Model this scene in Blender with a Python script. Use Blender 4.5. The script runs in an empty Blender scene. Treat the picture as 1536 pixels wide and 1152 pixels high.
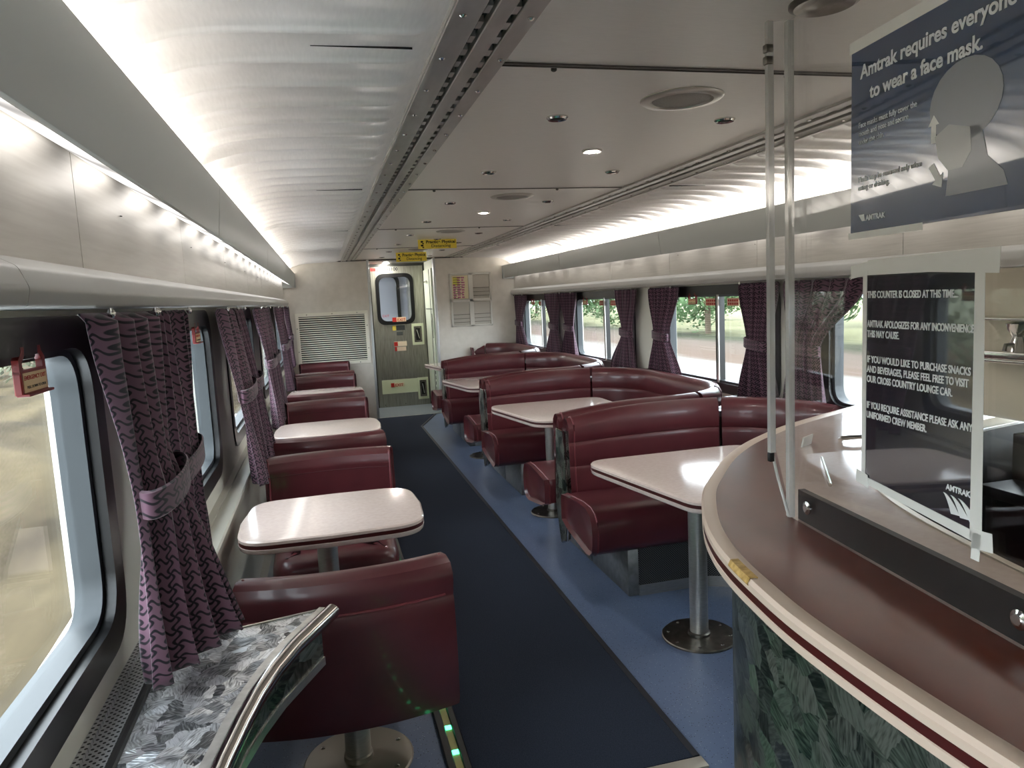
import bpy, bmesh, math, random
from mathutils import Vector, Matrix
random.seed(7)
PI = math.pi
SC = bpy.context.scene
COL = SC.collection
H = 1.55                                   # eye height; +Y runs down the car, X across, Z up
XC = 1.07                                  # centre line of the car
BK = 9.83                                  # face of the far bulkhead

# ------------------------------------------------------------------ materials
def lin(c):
    return tuple(((v/255)/12.92 if v/255 <= .04045 else ((v/255+.055)/1.055)**2.4) for v in c) + (1.0,)

MATS = {}
def mat(name, rgb=(200, 200, 200), rough=.5, metal=0., coat=0., emit=None, es=0., spec=.5, sheen=0.):
    m = bpy.data.materials.new(name); m.use_nodes = True
    b = m.node_tree.nodes['Principled BSDF']
    b.inputs['Base Color'].default_value = lin(rgb)
    b.inputs['Roughness'].default_value = rough
    b.inputs['Metallic'].default_value = metal
    b.inputs['Coat Weight'].default_value = coat
    b.inputs['Coat Roughness'].default_value = .08
    b.inputs['Specular IOR Level'].default_value = spec
    b.inputs['Sheen Weight'].default_value = sheen
    if emit:
        b.inputs['Emission Color'].default_value = lin(emit)
        b.inputs['Emission Strength'].default_value = es
    MATS[name] = m
    return m

def N(m, t, **kw):
    n = m.node_tree.nodes.new(t)
    for k, v in kw.items():
        if k in n.inputs.keys(): n.inputs[k].default_value = v
        else: setattr(n, k, v)
    return n
def L(m, a, ao, b, bi): m.node_tree.links.new(a.outputs[ao], b.inputs[bi])
def BS(m): return m.node_tree.nodes['Principled BSDF']

def coords(m, kind='Object', scale=(1, 1, 1)):
    tc = N(m, 'ShaderNodeTexCoord'); mp = N(m, 'ShaderNodeMapping')
    mp.inputs['Scale'].default_value = scale
    L(m, tc, kind, mp, 'Vector'); return mp

def noisy(m, c1, c2, scale=20, stretch=(1, 1, 1), detail=4, lo=.35, hi=.65, bump=0., bdist=.002):
    mp = coords(m, 'Object', stretch)
    n = N(m, 'ShaderNodeTexNoise', Scale=scale, Detail=detail); L(m, mp, 'Vector', n, 'Vector')
    r = N(m, 'ShaderNodeValToRGB')
    r.color_ramp.elements[0].position = lo; r.color_ramp.elements[0].color = lin(c1)
    r.color_ramp.elements[1].position = hi; r.color_ramp.elements[1].color = lin(c2)
    L(m, n, 'Fac', r, 'Fac'); L(m, r, 'Color', BS(m), 'Base Color')
    if bump:
        bp = N(m, 'ShaderNodeBump', Strength=bump, Distance=bdist)
        L(m, n, 'Fac', bp, 'Height'); L(m, bp, 'Normal', BS(m), 'Normal')
    return m

leather = mat('burgundy_leather', (104, 54, 58), .34, 0, .22)
noisy(leather, (78, 32, 37), (89, 38, 43), 9, (1, 1, 1), 6, .3, .7, .05, .002)
piping = mat('leather_piping', (112, 50, 56), .4)
stitch = mat('leather_seam', (62, 16, 22), .6)
cream = noisy(mat('cream_laminate', rough=.14, coat=.3), (204, 187, 178), (211, 194, 185), 60)
edgecream = mat('cream_edge', (205, 184, 166), .35)
stripe = mat('red_edge_stripe', (64, 10, 10), .4)
steel = noisy(mat('brushed_steel', rough=.3, metal=.85), (184, 182, 177), (202, 200, 195), 40, (1, 1, 12))
darksteel = noisy(mat('dark_steel_plate', rough=.35, metal=1), (112, 108, 102), (132, 128, 120), 30)
chrome = mat('chrome', (214, 212, 208), .12, 1)
plinthm = noisy(mat('grey_plinth_metal', rough=.4, metal=.6), (118, 120, 120), (136, 138, 138), 30)
wallm = noisy(mat('cream_wall_paint', rough=.5), (214, 208, 196), (222, 216, 205), 12)
panelm = noisy(mat('satin_wall_panel', rough=.34, metal=.35), (180, 175, 167), (190, 186, 178), 25, (1, .2, 4))
valm = mat('grey_white_valance', (174, 173, 168), .35)
fasciam = mat('grey_fascia_paint', (190, 194, 190), .38)
reflm = mat('white_reflector', (205, 205, 200), .4)
ceilm = noisy(mat('brushed_ceiling_metal', rough=.34, metal=.12), (232, 227, 220), (238, 233, 226), 30, (1, 14, 1))
covem = noisy(mat('ribbed_cove_metal', rough=.33, metal=.22), (230, 226, 221), (236, 232, 227), 20, (8, 1, 1))
railm = noisy(mat('aluminium_rail', rough=.3, metal=.55), (168, 164, 159), (184, 180, 175), 20, (1, .3, 1))
blackm = mat('black_rubber', (14, 14, 15), .5)
darkm = mat('dark_slot', (18, 17, 16), .6)
greyfr = mat('grey_window_frame', (66, 71, 74), .4, .2)
gaskm = mat('window_gasket', (9, 9, 10), .3)
navy = noisy(mat('navy_carpet', rough=.95, spec=.15), (35, 41, 53), (53, 60, 74), 260, (1, 1, 1), 3, .3, .7, .4, .002)
navyedge = mat('carpet_edge_binding', (30, 33, 42), .5)
whitem = mat('white_plastic', (232, 230, 224), .35)
paperm = mat('white_tape', (226, 226, 220), .5)
blackpost = mat('black_rail', (20, 18, 17), .5, spec=.25)
redm = mat('red_handle_plastic', (122, 22, 20), .4)
yellowm = mat('yellow_sign', (252, 226, 80), .45)
inkm = mat('black_ink', (20, 20, 18), .6)
whiteink = mat('white_ink', (232, 234, 232), .6)
redink = mat('red_ink', (176, 34, 26), .6)
exitm = mat('photoluminescent_plate', (214, 222, 190), .4)
posterblue = mat('poster_blue', (42, 66, 100), .25, 0, 1.)
signnavy = mat('closed_sign_navy', (20, 23, 36), .2, 0, 1.)
for _m in (posterblue, signnavy): BS(_m).inputs['Coat IOR'].default_value = 2.0; BS(_m).inputs['Coat Roughness'].default_value = .03
greyink = mat('pale_grey_print', (148, 152, 156), .3, 0, .4)
paleink = mat('pale_print', (176, 178, 176), .3, 0, .4)
barbrown = noisy(mat('brown_bar_laminate', rough=.3, coat=.06, spec=.35), (84, 38, 27), (96, 46, 33), 6)
brassm = noisy(mat('worn_yellow_filler', rough=.5), (150, 116, 40), (196, 160, 90), 60)
stonegrey = mat('black_worktop', (30, 30, 32), .3)
beigem = mat('beige_cabinet', (188, 178, 156), .5)

# blue speckled vinyl
floorm = mat('blue_speckled_vinyl', (84, 102, 132), .32, 0, .1)
mp = coords(floorm)
v = N(floorm, 'ShaderNodeTexVoronoi', Scale=95.0); L(floorm, mp, 'Vector', v, 'Vector')
n1 = N(floorm, 'ShaderNodeTexNoise', Scale=3.0, Detail=3.0); L(floorm, mp, 'Vector', n1, 'Vector')
lt = N(floorm, 'ShaderNodeMath', operation='LESS_THAN'); lt.inputs[1].default_value = .17
L(floorm, v, 'Distance', lt, 0)
rampc = N(floorm, 'ShaderNodeValToRGB'); rampc.color_ramp.interpolation = 'CONSTANT'
rampc.color_ramp.elements[0].color = lin((24, 30, 44)); rampc.color_ramp.elements[1].position = .55
rampc.color_ramp.elements[1].color = lin((150, 166, 186))
L(floorm, v, 'Color', rampc, 'Fac')
rb = N(floorm, 'ShaderNodeValToRGB')
rb.color_ramp.elements[0].color = lin((90, 107, 138)); rb.color_ramp.elements[1].color = lin((110, 126, 156))
L(floorm, n1, 'Fac', rb, 'Fac')
mx = N(floorm, 'ShaderNodeMix', data_type='RGBA'); L(floorm, lt, 0, mx, 0)
L(floorm, rb, 'Color', mx, 6); L(floorm, rampc, 'Color', mx, 7); L(floorm, mx, 2, BS(floorm), 'Base Color')

# swirled, hand-ground metal
def swirl(name, dark, lite, cell, rough, metal, bump, plane):
    """short hand-ground strokes, each patch brushed in a direction of its own; plane 'XY' (flat) or 'HZ' (upright)"""
    m = mat(name, lite, rough, metal)
    mp = coords(m); sx = N(m, 'ShaderNodeSeparateXYZ'); L(m, mp, 'Vector', sx, 0)
    def mth(op, a, b=None):
        n = N(m, 'ShaderNodeMath', operation=op)
        for k, q in enumerate((a, b)):
            if q is None: continue
            if isinstance(q, (int, float)): n.inputs[k].default_value = q
            else: L(m, q[0], q[1], n, k)
        return (n, 0)
    if plane == 'XY': a, b_ = (sx, 'X'), (sx, 'Y')
    else: a, b_ = mth('ADD', mth('MULTIPLY', (sx, 'X'), 1.0), mth('MULTIPLY', (sx, 'Y'), -1.0)), (sx, 'Z')
    cb = N(m, 'ShaderNodeCombineXYZ'); L(m, a[0], a[1], cb, 0); L(m, b_[0], b_[1], cb, 1)
    nz = N(m, 'ShaderNodeTexNoise', Scale=cell*.8, Detail=2.0); L(m, cb, 0, nz, 'Vector')
    ad = N(m, 'ShaderNodeVectorMath', operation='MULTIPLY_ADD'); L(m, nz, 'Color', ad, 0); ad.inputs[1].default_value = (.05, .05, 0); L(m, cb, 0, ad, 2)
    vo = N(m, 'ShaderNodeTexVoronoi', Scale=cell); L(m, ad, 0, vo, 'Vector')
    sp = N(m, 'ShaderNodeSeparateColor'); L(m, vo, 'Color', sp, 0)
    th = mth('MULTIPLY', (sp, 0), 6.283); c_, s_ = mth('COSINE', th), mth('SINE', th)
    pr = mth('ADD', mth('MULTIPLY', a, c_), mth('MULTIPLY', b_, s_))
    pp = mth('SUBTRACT', mth('MULTIPLY', b_, c_), mth('MULTIPLY', a, s_))
    c2 = N(m, 'ShaderNodeCombineXYZ'); q1 = mth('MULTIPLY', pr, cell*9.0); q2 = mth('MULTIPLY', pp, cell*1.5); q3 = mth('MULTIPLY', (sp, 1), 50.0)
    for k, q in enumerate((q1, q2, q3)): L(m, q[0], q[1], c2, k)
    st = N(m, 'ShaderNodeTexNoise', Scale=1.0, Detail=1.5); L(m, c2, 0, st, 'Vector')
    mixf = mth('ADD', mth('MULTIPLY', (st, 'Fac'), .7), mth('MULTIPLY', (sp, 2), .3))
    cr = N(m, 'ShaderNodeValToRGB'); cr.color_ramp.elements[0].position = .34; cr.color_ramp.elements[1].position = .66
    cr.color_ramp.elements[0].color = lin(dark); cr.color_ramp.elements[1].color = lin(lite)
    L(m, mixf[0], 0, cr, 'Fac'); L(m, cr, 'Color', BS(m), 'Base Color')
    # every patch leans its own way, so it catches the light differently
    sub = N(m, 'ShaderNodeVectorMath', operation='SUBTRACT'); L(m, vo, 'Color', sub, 0); sub.inputs[1].default_value = (.5, .5, .5)
    sc = N(m, 'ShaderNodeVectorMath', operation='SCALE'); sc.inputs['Scale'].default_value = bump; L(m, sub, 0, sc, 0)
    ge = N(m, 'ShaderNodeNewGeometry'); a2 = N(m, 'ShaderNodeVectorMath', operation='ADD'); L(m, ge, 'Normal', a2, 0); L(m, sc, 0, a2, 1)
    nm = N(m, 'ShaderNodeVectorMath', operation='NORMALIZE'); L(m, a2, 0, nm, 0)
    bp = N(m, 'ShaderNodeBump', Strength=.35, Distance=.002); L(m, st, 'Fac', bp, 'Height'); L(m, nm, 0, bp, 'Normal'); L(m, bp, 'Normal', BS(m), 'Normal')
    return m
swirlsilver = swirl('swirled_silver', (96, 98, 100), (240, 242, 244), 30, .28, .8, .35, 'XY')
swirlgreen = swirl('swirled_green_metal', (44, 50, 46), (146, 152, 142), 22, .3, .85, .3, 'HZ')

# perforated vent sheet
def perforated(name, rgb, dot, scale):
    m = mat(name, rgb, .4, .5)
    mp = coords(m)
    sx = N(m, 'ShaderNodeSeparateXYZ'); L(m, mp, 'Vector', sx, 0)
    return m, sx
perfm, _s = perforated('perforated_ledge_metal', (170, 172, 174), 0, 0)
def dotgrid(m, sep, ax, ay, pitch, rad, rgb, dark=(18, 18, 20)):
    def frac(axis, off):
        a = N(m, 'ShaderNodeMath', operation='MULTIPLY_ADD'); L(m, sep, axis, a, 0); a.inputs[1].default_value = 1/pitch; a.inputs[2].default_value = off
        f = N(m, 'ShaderNodeMath', operation='FRACT'); L(m, a, 0, f, 0)
        s = N(m, 'ShaderNodeMath', operation='SUBTRACT'); L(m, f, 0, s, 0); s.inputs[1].default_value = .5
        q = N(m, 'ShaderNodeMath', operation='MULTIPLY'); L(m, s, 0, q, 0); L(m, s, 0, q, 1); return q
    ds = []
    for o in (0., .5):
        a = frac(ax, o); b = frac(ay, o)
        d = N(m, 'ShaderNodeMath', operation='ADD'); L(m, a, 0, d, 0); L(m, b, 0, d, 1); ds.append(d)
    mn = N(m, 'ShaderNodeMath', operation='MINIMUM'); L(m, ds[0], 0, mn, 0); L(m, ds[1], 0, mn, 1)
    t = N(m, 'ShaderNodeMath', operation='LESS_THAN'); L(m, mn, 0, t, 0); t.inputs[1].default_value = rad*rad
    x = N(m, 'ShaderNodeMix', data_type='RGBA'); L(m, t, 0, x, 0); x.inputs[6].default_value = lin(rgb); x.inputs[7].default_value = lin(dark)
    L(m, x, 2, BS(m), 'Base Color')
dotgrid(perfm, _s, 'X', 'Y', .016, .2, (176, 178, 180))
ventm, _s2 = perforated('perforated_plinth_metal', (110, 110, 108), 0, 0)
dotgrid(ventm, _s2, 'X', 'Z', .012, .27, (112, 112, 110))

# curtain cloth: interlocking pinwheels
curtm = mat('pinwheel_curtain_cloth', (104, 70, 88), .85, sheen=.35, spec=.2)
uv = N(curtm, 'ShaderNodeTexCoord'); sep = N(curtm, 'ShaderNodeSeparateXYZ'); L(curtm, uv, 'UV', sep, 0)
def sinof(axis, k, amp):
    a = N(curtm, 'ShaderNodeMath', operation='MULTIPLY'); L(curtm, sep, axis, a, 0); a.inputs[1].default_value = k
    s = N(curtm, 'ShaderNodeMath', operation='SINE'); L(curtm, a, 0, s, 0)
    q = N(curtm, 'ShaderNodeMath', operation='MULTIPLY'); L(curtm, s, 0, q, 0); q.inputs[1].default_value = amp; return q
CP = 34.0
def dist(axis, other, amp):
    s = sinof(other, 2*PI*CP, amp)
    a = N(curtm, 'ShaderNodeMath', operation='MULTIPLY_ADD'); L(curtm, sep, axis, a, 0); a.inputs[1].default_value = CP; L(curtm, s, 0, a, 2)
    p = N(curtm, 'ShaderNodeMath', operation='PINGPONG'); L(curtm, a, 0, p, 0); p.inputs[1].default_value = .5; return p
d1 = dist('X', 'Y', .20); d2 = dist('Y', 'X', -.20)
mn = N(curtm, 'ShaderNodeMath', operation='MINIMUM'); L(curtm, d1, 0, mn, 0); L(curtm, d2, 0, mn, 1)
cr = N(curtm, 'ShaderNodeValToRGB')
e = cr.color_ramp.elements; e[0].position = .07; e[0].color = lin((16, 11, 20)); e[1].position = .13; e[1].color = lin((98, 70, 84))
L(curtm, mn, 0, cr, 'Fac'); L(curtm, cr, 'Color', BS(curtm), 'Base Color')
bandm = curtm

def thin_glass(name, tint=(1, 1, 1, 1), refl=.10, rough=.0):
    m = bpy.data.materials.new(name); m.use_nodes = True; nt = m.node_tree; nt.nodes.clear()
    o = nt.nodes.new('ShaderNodeOutputMaterial'); t = nt.nodes.new('ShaderNodeBsdfTransparent'); g = nt.nodes.new('ShaderNodeBsdfGlossy')
    t.inputs[0].default_value = tint; g.inputs['Roughness'].default_value = rough
    lw = nt.nodes.new('ShaderNodeLayerWeight')
    pw = nt.nodes.new('ShaderNodeMath'); pw.operation = 'POWER'; pw.inputs[1].default_value = 5; nt.links.new(lw.outputs['Facing'], pw.inputs[0])
    fr = nt.nodes.new('ShaderNodeMath'); fr.operation = 'MULTIPLY_ADD'; fr.inputs[1].default_value = .8; fr.inputs[2].default_value = .035; nt.links.new(pw.outputs[0], fr.inputs[0])
    x = nt.nodes.new('ShaderNodeMixShader'); nt.links.new(fr.outputs[0], x.inputs[0])
    nt.links.new(t.outputs[0], x.inputs[1]); nt.links.new(g.outputs[0], x.inputs[2]); nt.links.new(x.outputs[0], o.inputs[0]); return m
glassm = thin_glass('window_glass', (.97, .99, .99, 1))
acrylm = thin_glass('clear_acrylic', (.985, .985, .985, 1))
acryledge = mat('polished_acrylic_edge', (236, 236, 232), .12, 0, .3)
BS(acryledge).inputs['Transmission Weight'].default_value = .55

def emis(name, rgb, s):
    m = bpy.data.materials.new(name); m.use_nodes = True; nt = m.node_tree; nt.nodes.clear()
    o = nt.nodes.new('ShaderNodeOutputMaterial'); e = nt.nodes.new('ShaderNodeEmission')
    e.inputs[0].default_value = lin(rgb); e.inputs[1].default_value = s; nt.links.new(e.outputs[0], o.inputs[0]); return m
WARM = (255, 250, 245)
tubem = emis('fluorescent_tube', WARM, 2.7)
diffm = emis('lit_diffuser_lens', WARM, 4.6)
# lamps sit one behind another inside the lens: brighter at each lamp
_tc = N(diffm, 'ShaderNodeTexCoord'); _s3 = N(diffm, 'ShaderNodeSeparateXYZ'); L(diffm, _tc, 'Object', _s3, 0)
_a = N(diffm, 'ShaderNodeMath', operation='MULTIPLY'); L(diffm, _s3, 'Y', _a, 0); _a.inputs[1].default_value = 2*PI/.43
_b = N(diffm, 'ShaderNodeMath', operation='SINE'); L(diffm, _a, 0, _b, 0)
_c = N(diffm, 'ShaderNodeMath', operation='MULTIPLY_ADD'); L(diffm, _b, 0, _c, 0); _c.inputs[1].default_value = .2; _c.inputs[2].default_value = .27
_e = [n for n in diffm.node_tree.nodes if n.type == 'EMISSION'][0]; L(diffm, _c, 0, _e, 'Strength')
spotm = emis('lit_downlight_bulb', (255, 250, 244), 110.0)
greenled = emis('green_marker_led', (60, 235, 150), 1.4)
ledbed = mat('luminous_strip', (168, 160, 96), .5)

# ------------------------------------------------------------------ builders
def BM(): return bmesh.new()

def finish(name, bm, m, parent=None, loc=None, smooth=35, flat=False):
    bmesh.ops.recalc_face_normals(bm, faces=bm.faces[:])
    me = bpy.data.meshes.new(name); bm.to_mesh(me); bm.free()
    if not flat:
        for p in me.polygons: p.use_smooth = True
        try: me.set_sharp_from_angle(angle=math.radians(smooth))
        except Exception: pass
    if isinstance(m, (list, tuple)):
        for k in m: me.materials.append(k)
    else: me.materials.append(m)
    o = bpy.data.objects.new(name, me); COL.objects.link(o)
    if loc: o.location = loc
    if parent: o.parent = parent
    return o

def box(bm, x0, x1, y0, y1, z0, z1, bev=0., seg=2):
    vs = [bm.verts.new((x, y, z)) for x in (x0, x1) for y in (y0, y1) for z in (z0, z1)]
    fs = [(0, 1, 3, 2), (4, 6, 7, 5), (0, 4, 5, 1), (2, 3, 7, 6), (0, 2, 6, 4), (1, 5, 7, 3)]
    faces = [bm.faces.new([vs[i] for i in f]) for f in fs]
    if bev:
        es = list({e for f in faces for e in f.edges})
        bmesh.ops.bevel(bm, geom=es, offset=bev, segments=seg, profile=.5, affect='EDGES')

def rings(bm, rs, close=True, cap=True):
    """skin a list of rings (equal-length lists of 3D points)"""
    vr = [[bm.verts.new(p) for p in r] for r in rs]
    n = len(vr[0])
    for a, b in zip(vr, vr[1:]):
        for i in range(n if close else n-1):
            j = (i+1) % n
            bm.faces.new((a[i], a[j], b[j], b[i]))
    if cap and close:
        bm.faces.new(vr[0][::-1]); bm.faces.new(vr[-1])
    return vr

def lathe(bm, prof, c=(0, 0, 0), n=40):
    rings(bm, [[(c[0]+r*math.cos(2*PI*i/n), c[1]+r*math.sin(2*PI*i/n), c[2]+z) for i in range(n)] for r, z in prof])

def tube(bm, pts, r, n=10):
    pts = [Vector(p) for p in pts]; rs = []
    up = Vector((0, 0, 1))
    for i, p in enumerate(pts):
        t = (pts[min(i+1, len(pts)-1)]-pts[max(i-1, 0)]).normalized()
        s = t.cross(up)
        if s.length < .2: s = t.cross(Vector((0, 1, 0)))
        s.normalize(); w = s.cross(t)
        rs.append([p+(s*math.cos(2*PI*k/n)+w*math.sin(2*PI*k/n))*r for k in range(n)])
    rings(bm, rs)

def roundpoly(pts, rad, n=8):
    out = []; k = len(pts)
    if not isinstance(rad, (list, tuple)): rad = [rad]*k
    for i in range(k):
        p = Vector(pts[i]); a = Vector(pts[i-1])-p; b = Vector(pts[(i+1) % k])-p
        r = rad[i]
        ang = a.angle(b); d = min(r/math.tan(ang/2), a.length*.49, b.length*.49)
        p1 = p+a.normalized()*d; p2 = p+b.normalized()*d
        for j in range(n+1):
            t = j/n
            out.append(tuple((1-t)**2*p1+2*t*(1-t)*p+t*t*p2))
    return out

def offs(out, d):
    n = len(out); res = []
    for i in range(n):
        a, b = Vector(out[i-1]), Vector(out[(i+1) % n]); t = (b-a)
        t.normalize() if t.length else None
        res.append((out[i][0]+t.y*d, out[i][1]-t.x*d))
    return res

def slab(bm, out, prof):
    """closed CCW outline, prof = [(outward offset, z)]"""
    rs = []
    for d, z in prof:
        rs.append([(x, y, z) for x, y in offs(out, d)])
    rings(bm, rs)

def sweep(bm, path, sec, er=0., closed=False, ends=(True, True), crown=None):
    """path [(x,y)]; sec [(out,z)] closed loop, out along the left-hand normal; er rounds the ends"""
    P = [Vector(p) for p in path]; n = len(P); fr = []
    for i in range(n):
        t = (P[min(i+1, n-1)]-P[max(i-1, 0)]).normalized(); fr.append((P[i], t, Vector((-t.y, t.x))))
    co = sum(s[0] for s in sec)/len(sec); cz = sum(s[1] for s in sec)/len(sec)
    R = min(max(s[0] for s in sec)-co, max(s[1] for s in sec)-cz)
    rs = []
    def ring(p, nn, k, fall=0.):
        out = []
        for o, z in sec:
            lo, lz = o-co, z-cz
            q = math.hypot(lo, lz) or 1
            f = max(.0, 1-k/q)
            oo, zz = co+lo*f, cz+lz*f
            if crown and lz > 0: zz -= fall*(lz/(max(s[1] for s in sec)-cz))
            out.append((p.x+nn.x*oo, p.y+nn.y*oo, zz))
        return out
    tot = [0]
    for i in range(1, n): tot.append(tot[-1]+(P[i]-P[i-1]).length)
    def fall(i, extra=0.):
        if not crown: return 0.
        d0 = tot[i] if crown[0] else 9; d1 = tot[-1]-tot[i] if crown[1] else 9
        d = min(d0, d1)
        return crown[2]*max(0., 1-d/crown[3])**2
    K = 5
    if er and ends[0]:
        p, t, nn = fr[0]
        for j in range(K):
            a = PI/2*j/K
            rs.append(ring(p-t*0+t*(er*(1-math.sin(a)) - er), nn, er*(1-math.cos(PI/2-a)), fall(0)))
    for i, (p, t, nn) in enumerate(fr): rs.append(ring(p, nn, 0, fall(i)))
    if er and ends[1]:
        p, t, nn = fr[-1]
        for j in range(K-1, -1, -1):
            a = PI/2*j/K
            rs.append(ring(p+t*(er-er*(1-math.sin(a))), nn, er*(1-math.cos(PI/2-a)), fall(n-1)))
    # fix order of the first rounded rings: they run from the tip inwards
    rings(bm, rs)

def smoothsec(pts, n=6, rad=.03):
    return roundpoly(pts, rad, n)

# ------------------------------------------------------------------ object helpers
def props(o, label=None, cat=None, group=None, kind=None):
    if label: o['label'] = label
    if cat: o['category'] = cat
    if group: o['group'] = group
    if kind: o['kind'] = kind
    return o

def thing(name, label, cat, loc=(0, 0, 0), rz=0., group=None):
    o = bpy.data.objects.new(name, None); COL.objects.link(o)
    o.location = loc; o.rotation_euler = (0, 0, rz); o.empty_display_size = .05
    return props(o, label, cat, group)

def struct(name, bm, m, parent=None, **kw):
    o = finish(name, bm, m, parent, **kw)
    if parent is None: o['kind'] = 'structure'
    return o

def kids(o): return [c for c in list(bpy.data.objects) if c.parent is o]
def dup(root, loc, rz=None, label=None, group=None):
    def cp(o, par):
        c = o.copy(); COL.objects.link(c)
        if par: c.parent = par
        for k in kids(o): cp(k, c)
        return c
    r = cp(root, None); r.location = loc
    if rz is not None: r.rotation_euler = (0, 0, rz)
    if label: r['label'] = label
    if group: r['group'] = group
    return r

def text(body, m, parent, loc, size, rot=(PI/2, 0, 0), align='LEFT', bold=0., sx=1., name='lettering', fit=None):
    c = bpy.data.curves.new(name, 'FONT'); c.body = body; c.size = size; c.align_x = align; c.extrude = .0003; c.offset = bold
    c.space_line = 1.05
    tmp = bpy.data.objects.new(name, c); COL.objects.link(tmp); c.materials.append(m)
    me = bpy.data.meshes.new_from_object(tmp.evaluated_get(bpy.context.evaluated_depsgraph_get()))
    bpy.data.objects.remove(tmp); bpy.data.curves.remove(c)
    if fit:
        xs_ = [v.co.x for v in me.vertices]; sx = fit/(max(xs_)-min(xs_))
    o = bpy.data.objects.new(name, me); COL.objects.link(o)
    o.location = loc; o.rotation_euler = rot; o.scale = (sx, 1, 1)
    if parent: o.parent = parent
    return o

def X(side, xl): return xl if side < 0 else 2*XC-xl          # left-hand coordinate mirrored to the right wall
SN = {-1: 'left', 1: 'right'}
ORD = ['first', 'second', 'third', 'fourth', 'fifth', 'sixth', 'seventh', 'eighth', 'ninth', 'tenth']
Y0 = -2.4                                                   # the end wall behind the camera

# ------------------------------------------------------------------ shell
b = BM(); box(b, -.62, 2.76, Y0, 11.6, -.06, 0); struct('floor', b, floorm)
b = BM(); box(b, .628, 1.502, BK+.02, 10.78, 0, .004); struct('floor_vestibule', b, noisy(mat('grey_vestibule_vinyl', rough=.35), (120, 130, 138), (134, 143, 150), 80))

# windows (Y ranges)
WIN = {-1: [(-1.9, -.35), (.15, 1.78), (2.15, 3.50), (4.05, 5.52), (6.12, 7.6), (8.2, 9.6)],
       1: [(-.2, 1.3), (1.80, 3.40), (3.83, 5.32), (5.92, 7.48), (8.02, 9.55)]}
WZ0, WZ1 = .845, 1.535

for s in (-1, 1):
    b = BM()
    def bx(xa, xb, *r, **k): box(b, min(X(s, xa), X(s, xb)), max(X(s, xa), X(s, xb)), *r, **k)
    bx(-.60, -.50, Y0, BK, 0, WZ0-.02)
    bx(-.60, -.50, Y0, BK, WZ1+.02, 1.70)
    ys = [Y0]+[y for w in WIN[s] for y in w]+[BK]
    for k in range(0, len(ys), 2): bx(-.60, -.50, ys[k]-(.02 if k else 0), ys[k+1]+(.02 if k+2 < len(ys) else 0), WZ0-.02, WZ1+.02) if False else bx(-.60, -.50, ys[k], ys[k+1], WZ0-.021, WZ1+.021)
    bx(-.60, -.505, Y0, BK, 1.69, 2.16)
    struct('wall_'+SN[s], b, mat('window_wall_cream_'+SN[s], (214, 212, 200), .45))
    # satin panels above the curtain rail, each butted to the next with a fine dark joint
    b = BM(); step = 1.16; y = BK-.05-step*9
    while y < BK-.1:
        a0, a1 = max(y, Y0)+.0015, min(y+step, BK-.05)-.0015
        if a1 > a0: box(b, min(X(s, -.505), X(s, -.46)), max(X(s, -.505), X(s, -.46)), a0, a1, 1.60, 1.90)
        y += step
    o = struct('trim_1' if s < 0 else 'trim_2', b, panelm)
    b = BM()
    for k in range(12):
        yy = Y0+.4+k*1.0
        if yy > BK-.2: break
        c = (X(s, -.459), yy, 1.79)
        lathe(b, [(.004, 0), (.004, .002)], c, 8)
    struct('fixing_screw', b, darkm, o)
    # rounded valance rail over the windows
    b = BM()
    sec = roundpoly([(-.51, 1.655), (-.455, 1.648), (-.418, 1.628), (-.405, 1.595), (-.412, 1.568), (-.51, 1.566)][::-1], [.004, .008, .02, .02, .02, .004], 4)
    for ya, yb in ((Y0, 1.2), (1.203, 5.4), (5.403, BK)) if s < 0 else ((Y0, .8), (.803, 5.0), (5.003, BK)):
        rings(b, [[(X(s, p[0]), yy, p[1]) for p in sec] for yy in (ya, yb)])
    struct('trim_3' if s < 0 else 'trim_4', b, valm)
    # ledge under the windows
    b = BM()
    zl = .74 if s < 0 else .80
    sec = [(-.51, 0), (-.395, 0), (-.395, .11), (-.43, .13), (-.43, .36), (-.425, .37), (-.425, .52), (-.43, .53), (-.43, .60), (-.418, .61), (-.418, zl-.035), (-.406, zl-.03), (-.404, zl-.006), (-.41, zl), (-.45, zl), (-.452, zl-.008), (-.47, zl-.008), (-.472, zl), (-.51, zl)]
    rings(b, [[(X(s, p[0]), yy, p[1]) for p in sec] for yy in (Y0, BK)])
    lg = struct('trim_5' if s < 0 else 'trim_6', b, mat('ledge_cream_'+SN[s], (196, 194, 182), .35, .25))
    if s < 0:
        b = BM(); box(b, -.505, -.43, .2, 2.0, zl, zl+.004); box(b, -.5, -.485, .2, 1.98, zl, zl+.012); struct('vent_strip', b, perfm, lg)

# roof over everything
b = BM(); box(b, -.62, 2.76, Y0, 11.7, 2.17, 2.22)
ZC = 2.12
box(b, .47, 1.67, Y0, BK+.02, ZC, 2.175)
struct('ceiling', b, ceilm)
# transverse joints of the centre ceiling
b = BM()
for k in range(-2, 4):
    yy = 1.80+2.045*k
    box(b, .475, 1.665, yy, yy+.006, ZC-.004, ZC+.001); box(b, .475, 1.665, yy+.02, yy+.024, ZC-.004, ZC+.001) if k == 0 else None
    for xx in (.62, 1.30): lathe(b, [(.008, 0), (.008, -.005), (.004, -.008)], (xx, yy+.04, ZC), 10)
struct('trim_7', b, mat('ceiling_joint', (92, 88, 84), .5, .4))

prof0 = [(-.505, 1.86), (-.49, 1.905), (-.462, 1.955), (-.425, 2.0), (-.375, 2.038), (-.31, 2.068), (-.24, 2.088), (-.16, 2.099), (-.06, 2.104), (.04, 2.106), (.14, 2.108), (.20, 2.109), (.235, 2.11), (.25, 2.11), (.265, 2.111), (.28, 2.112), (.30, 2.115)]
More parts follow.
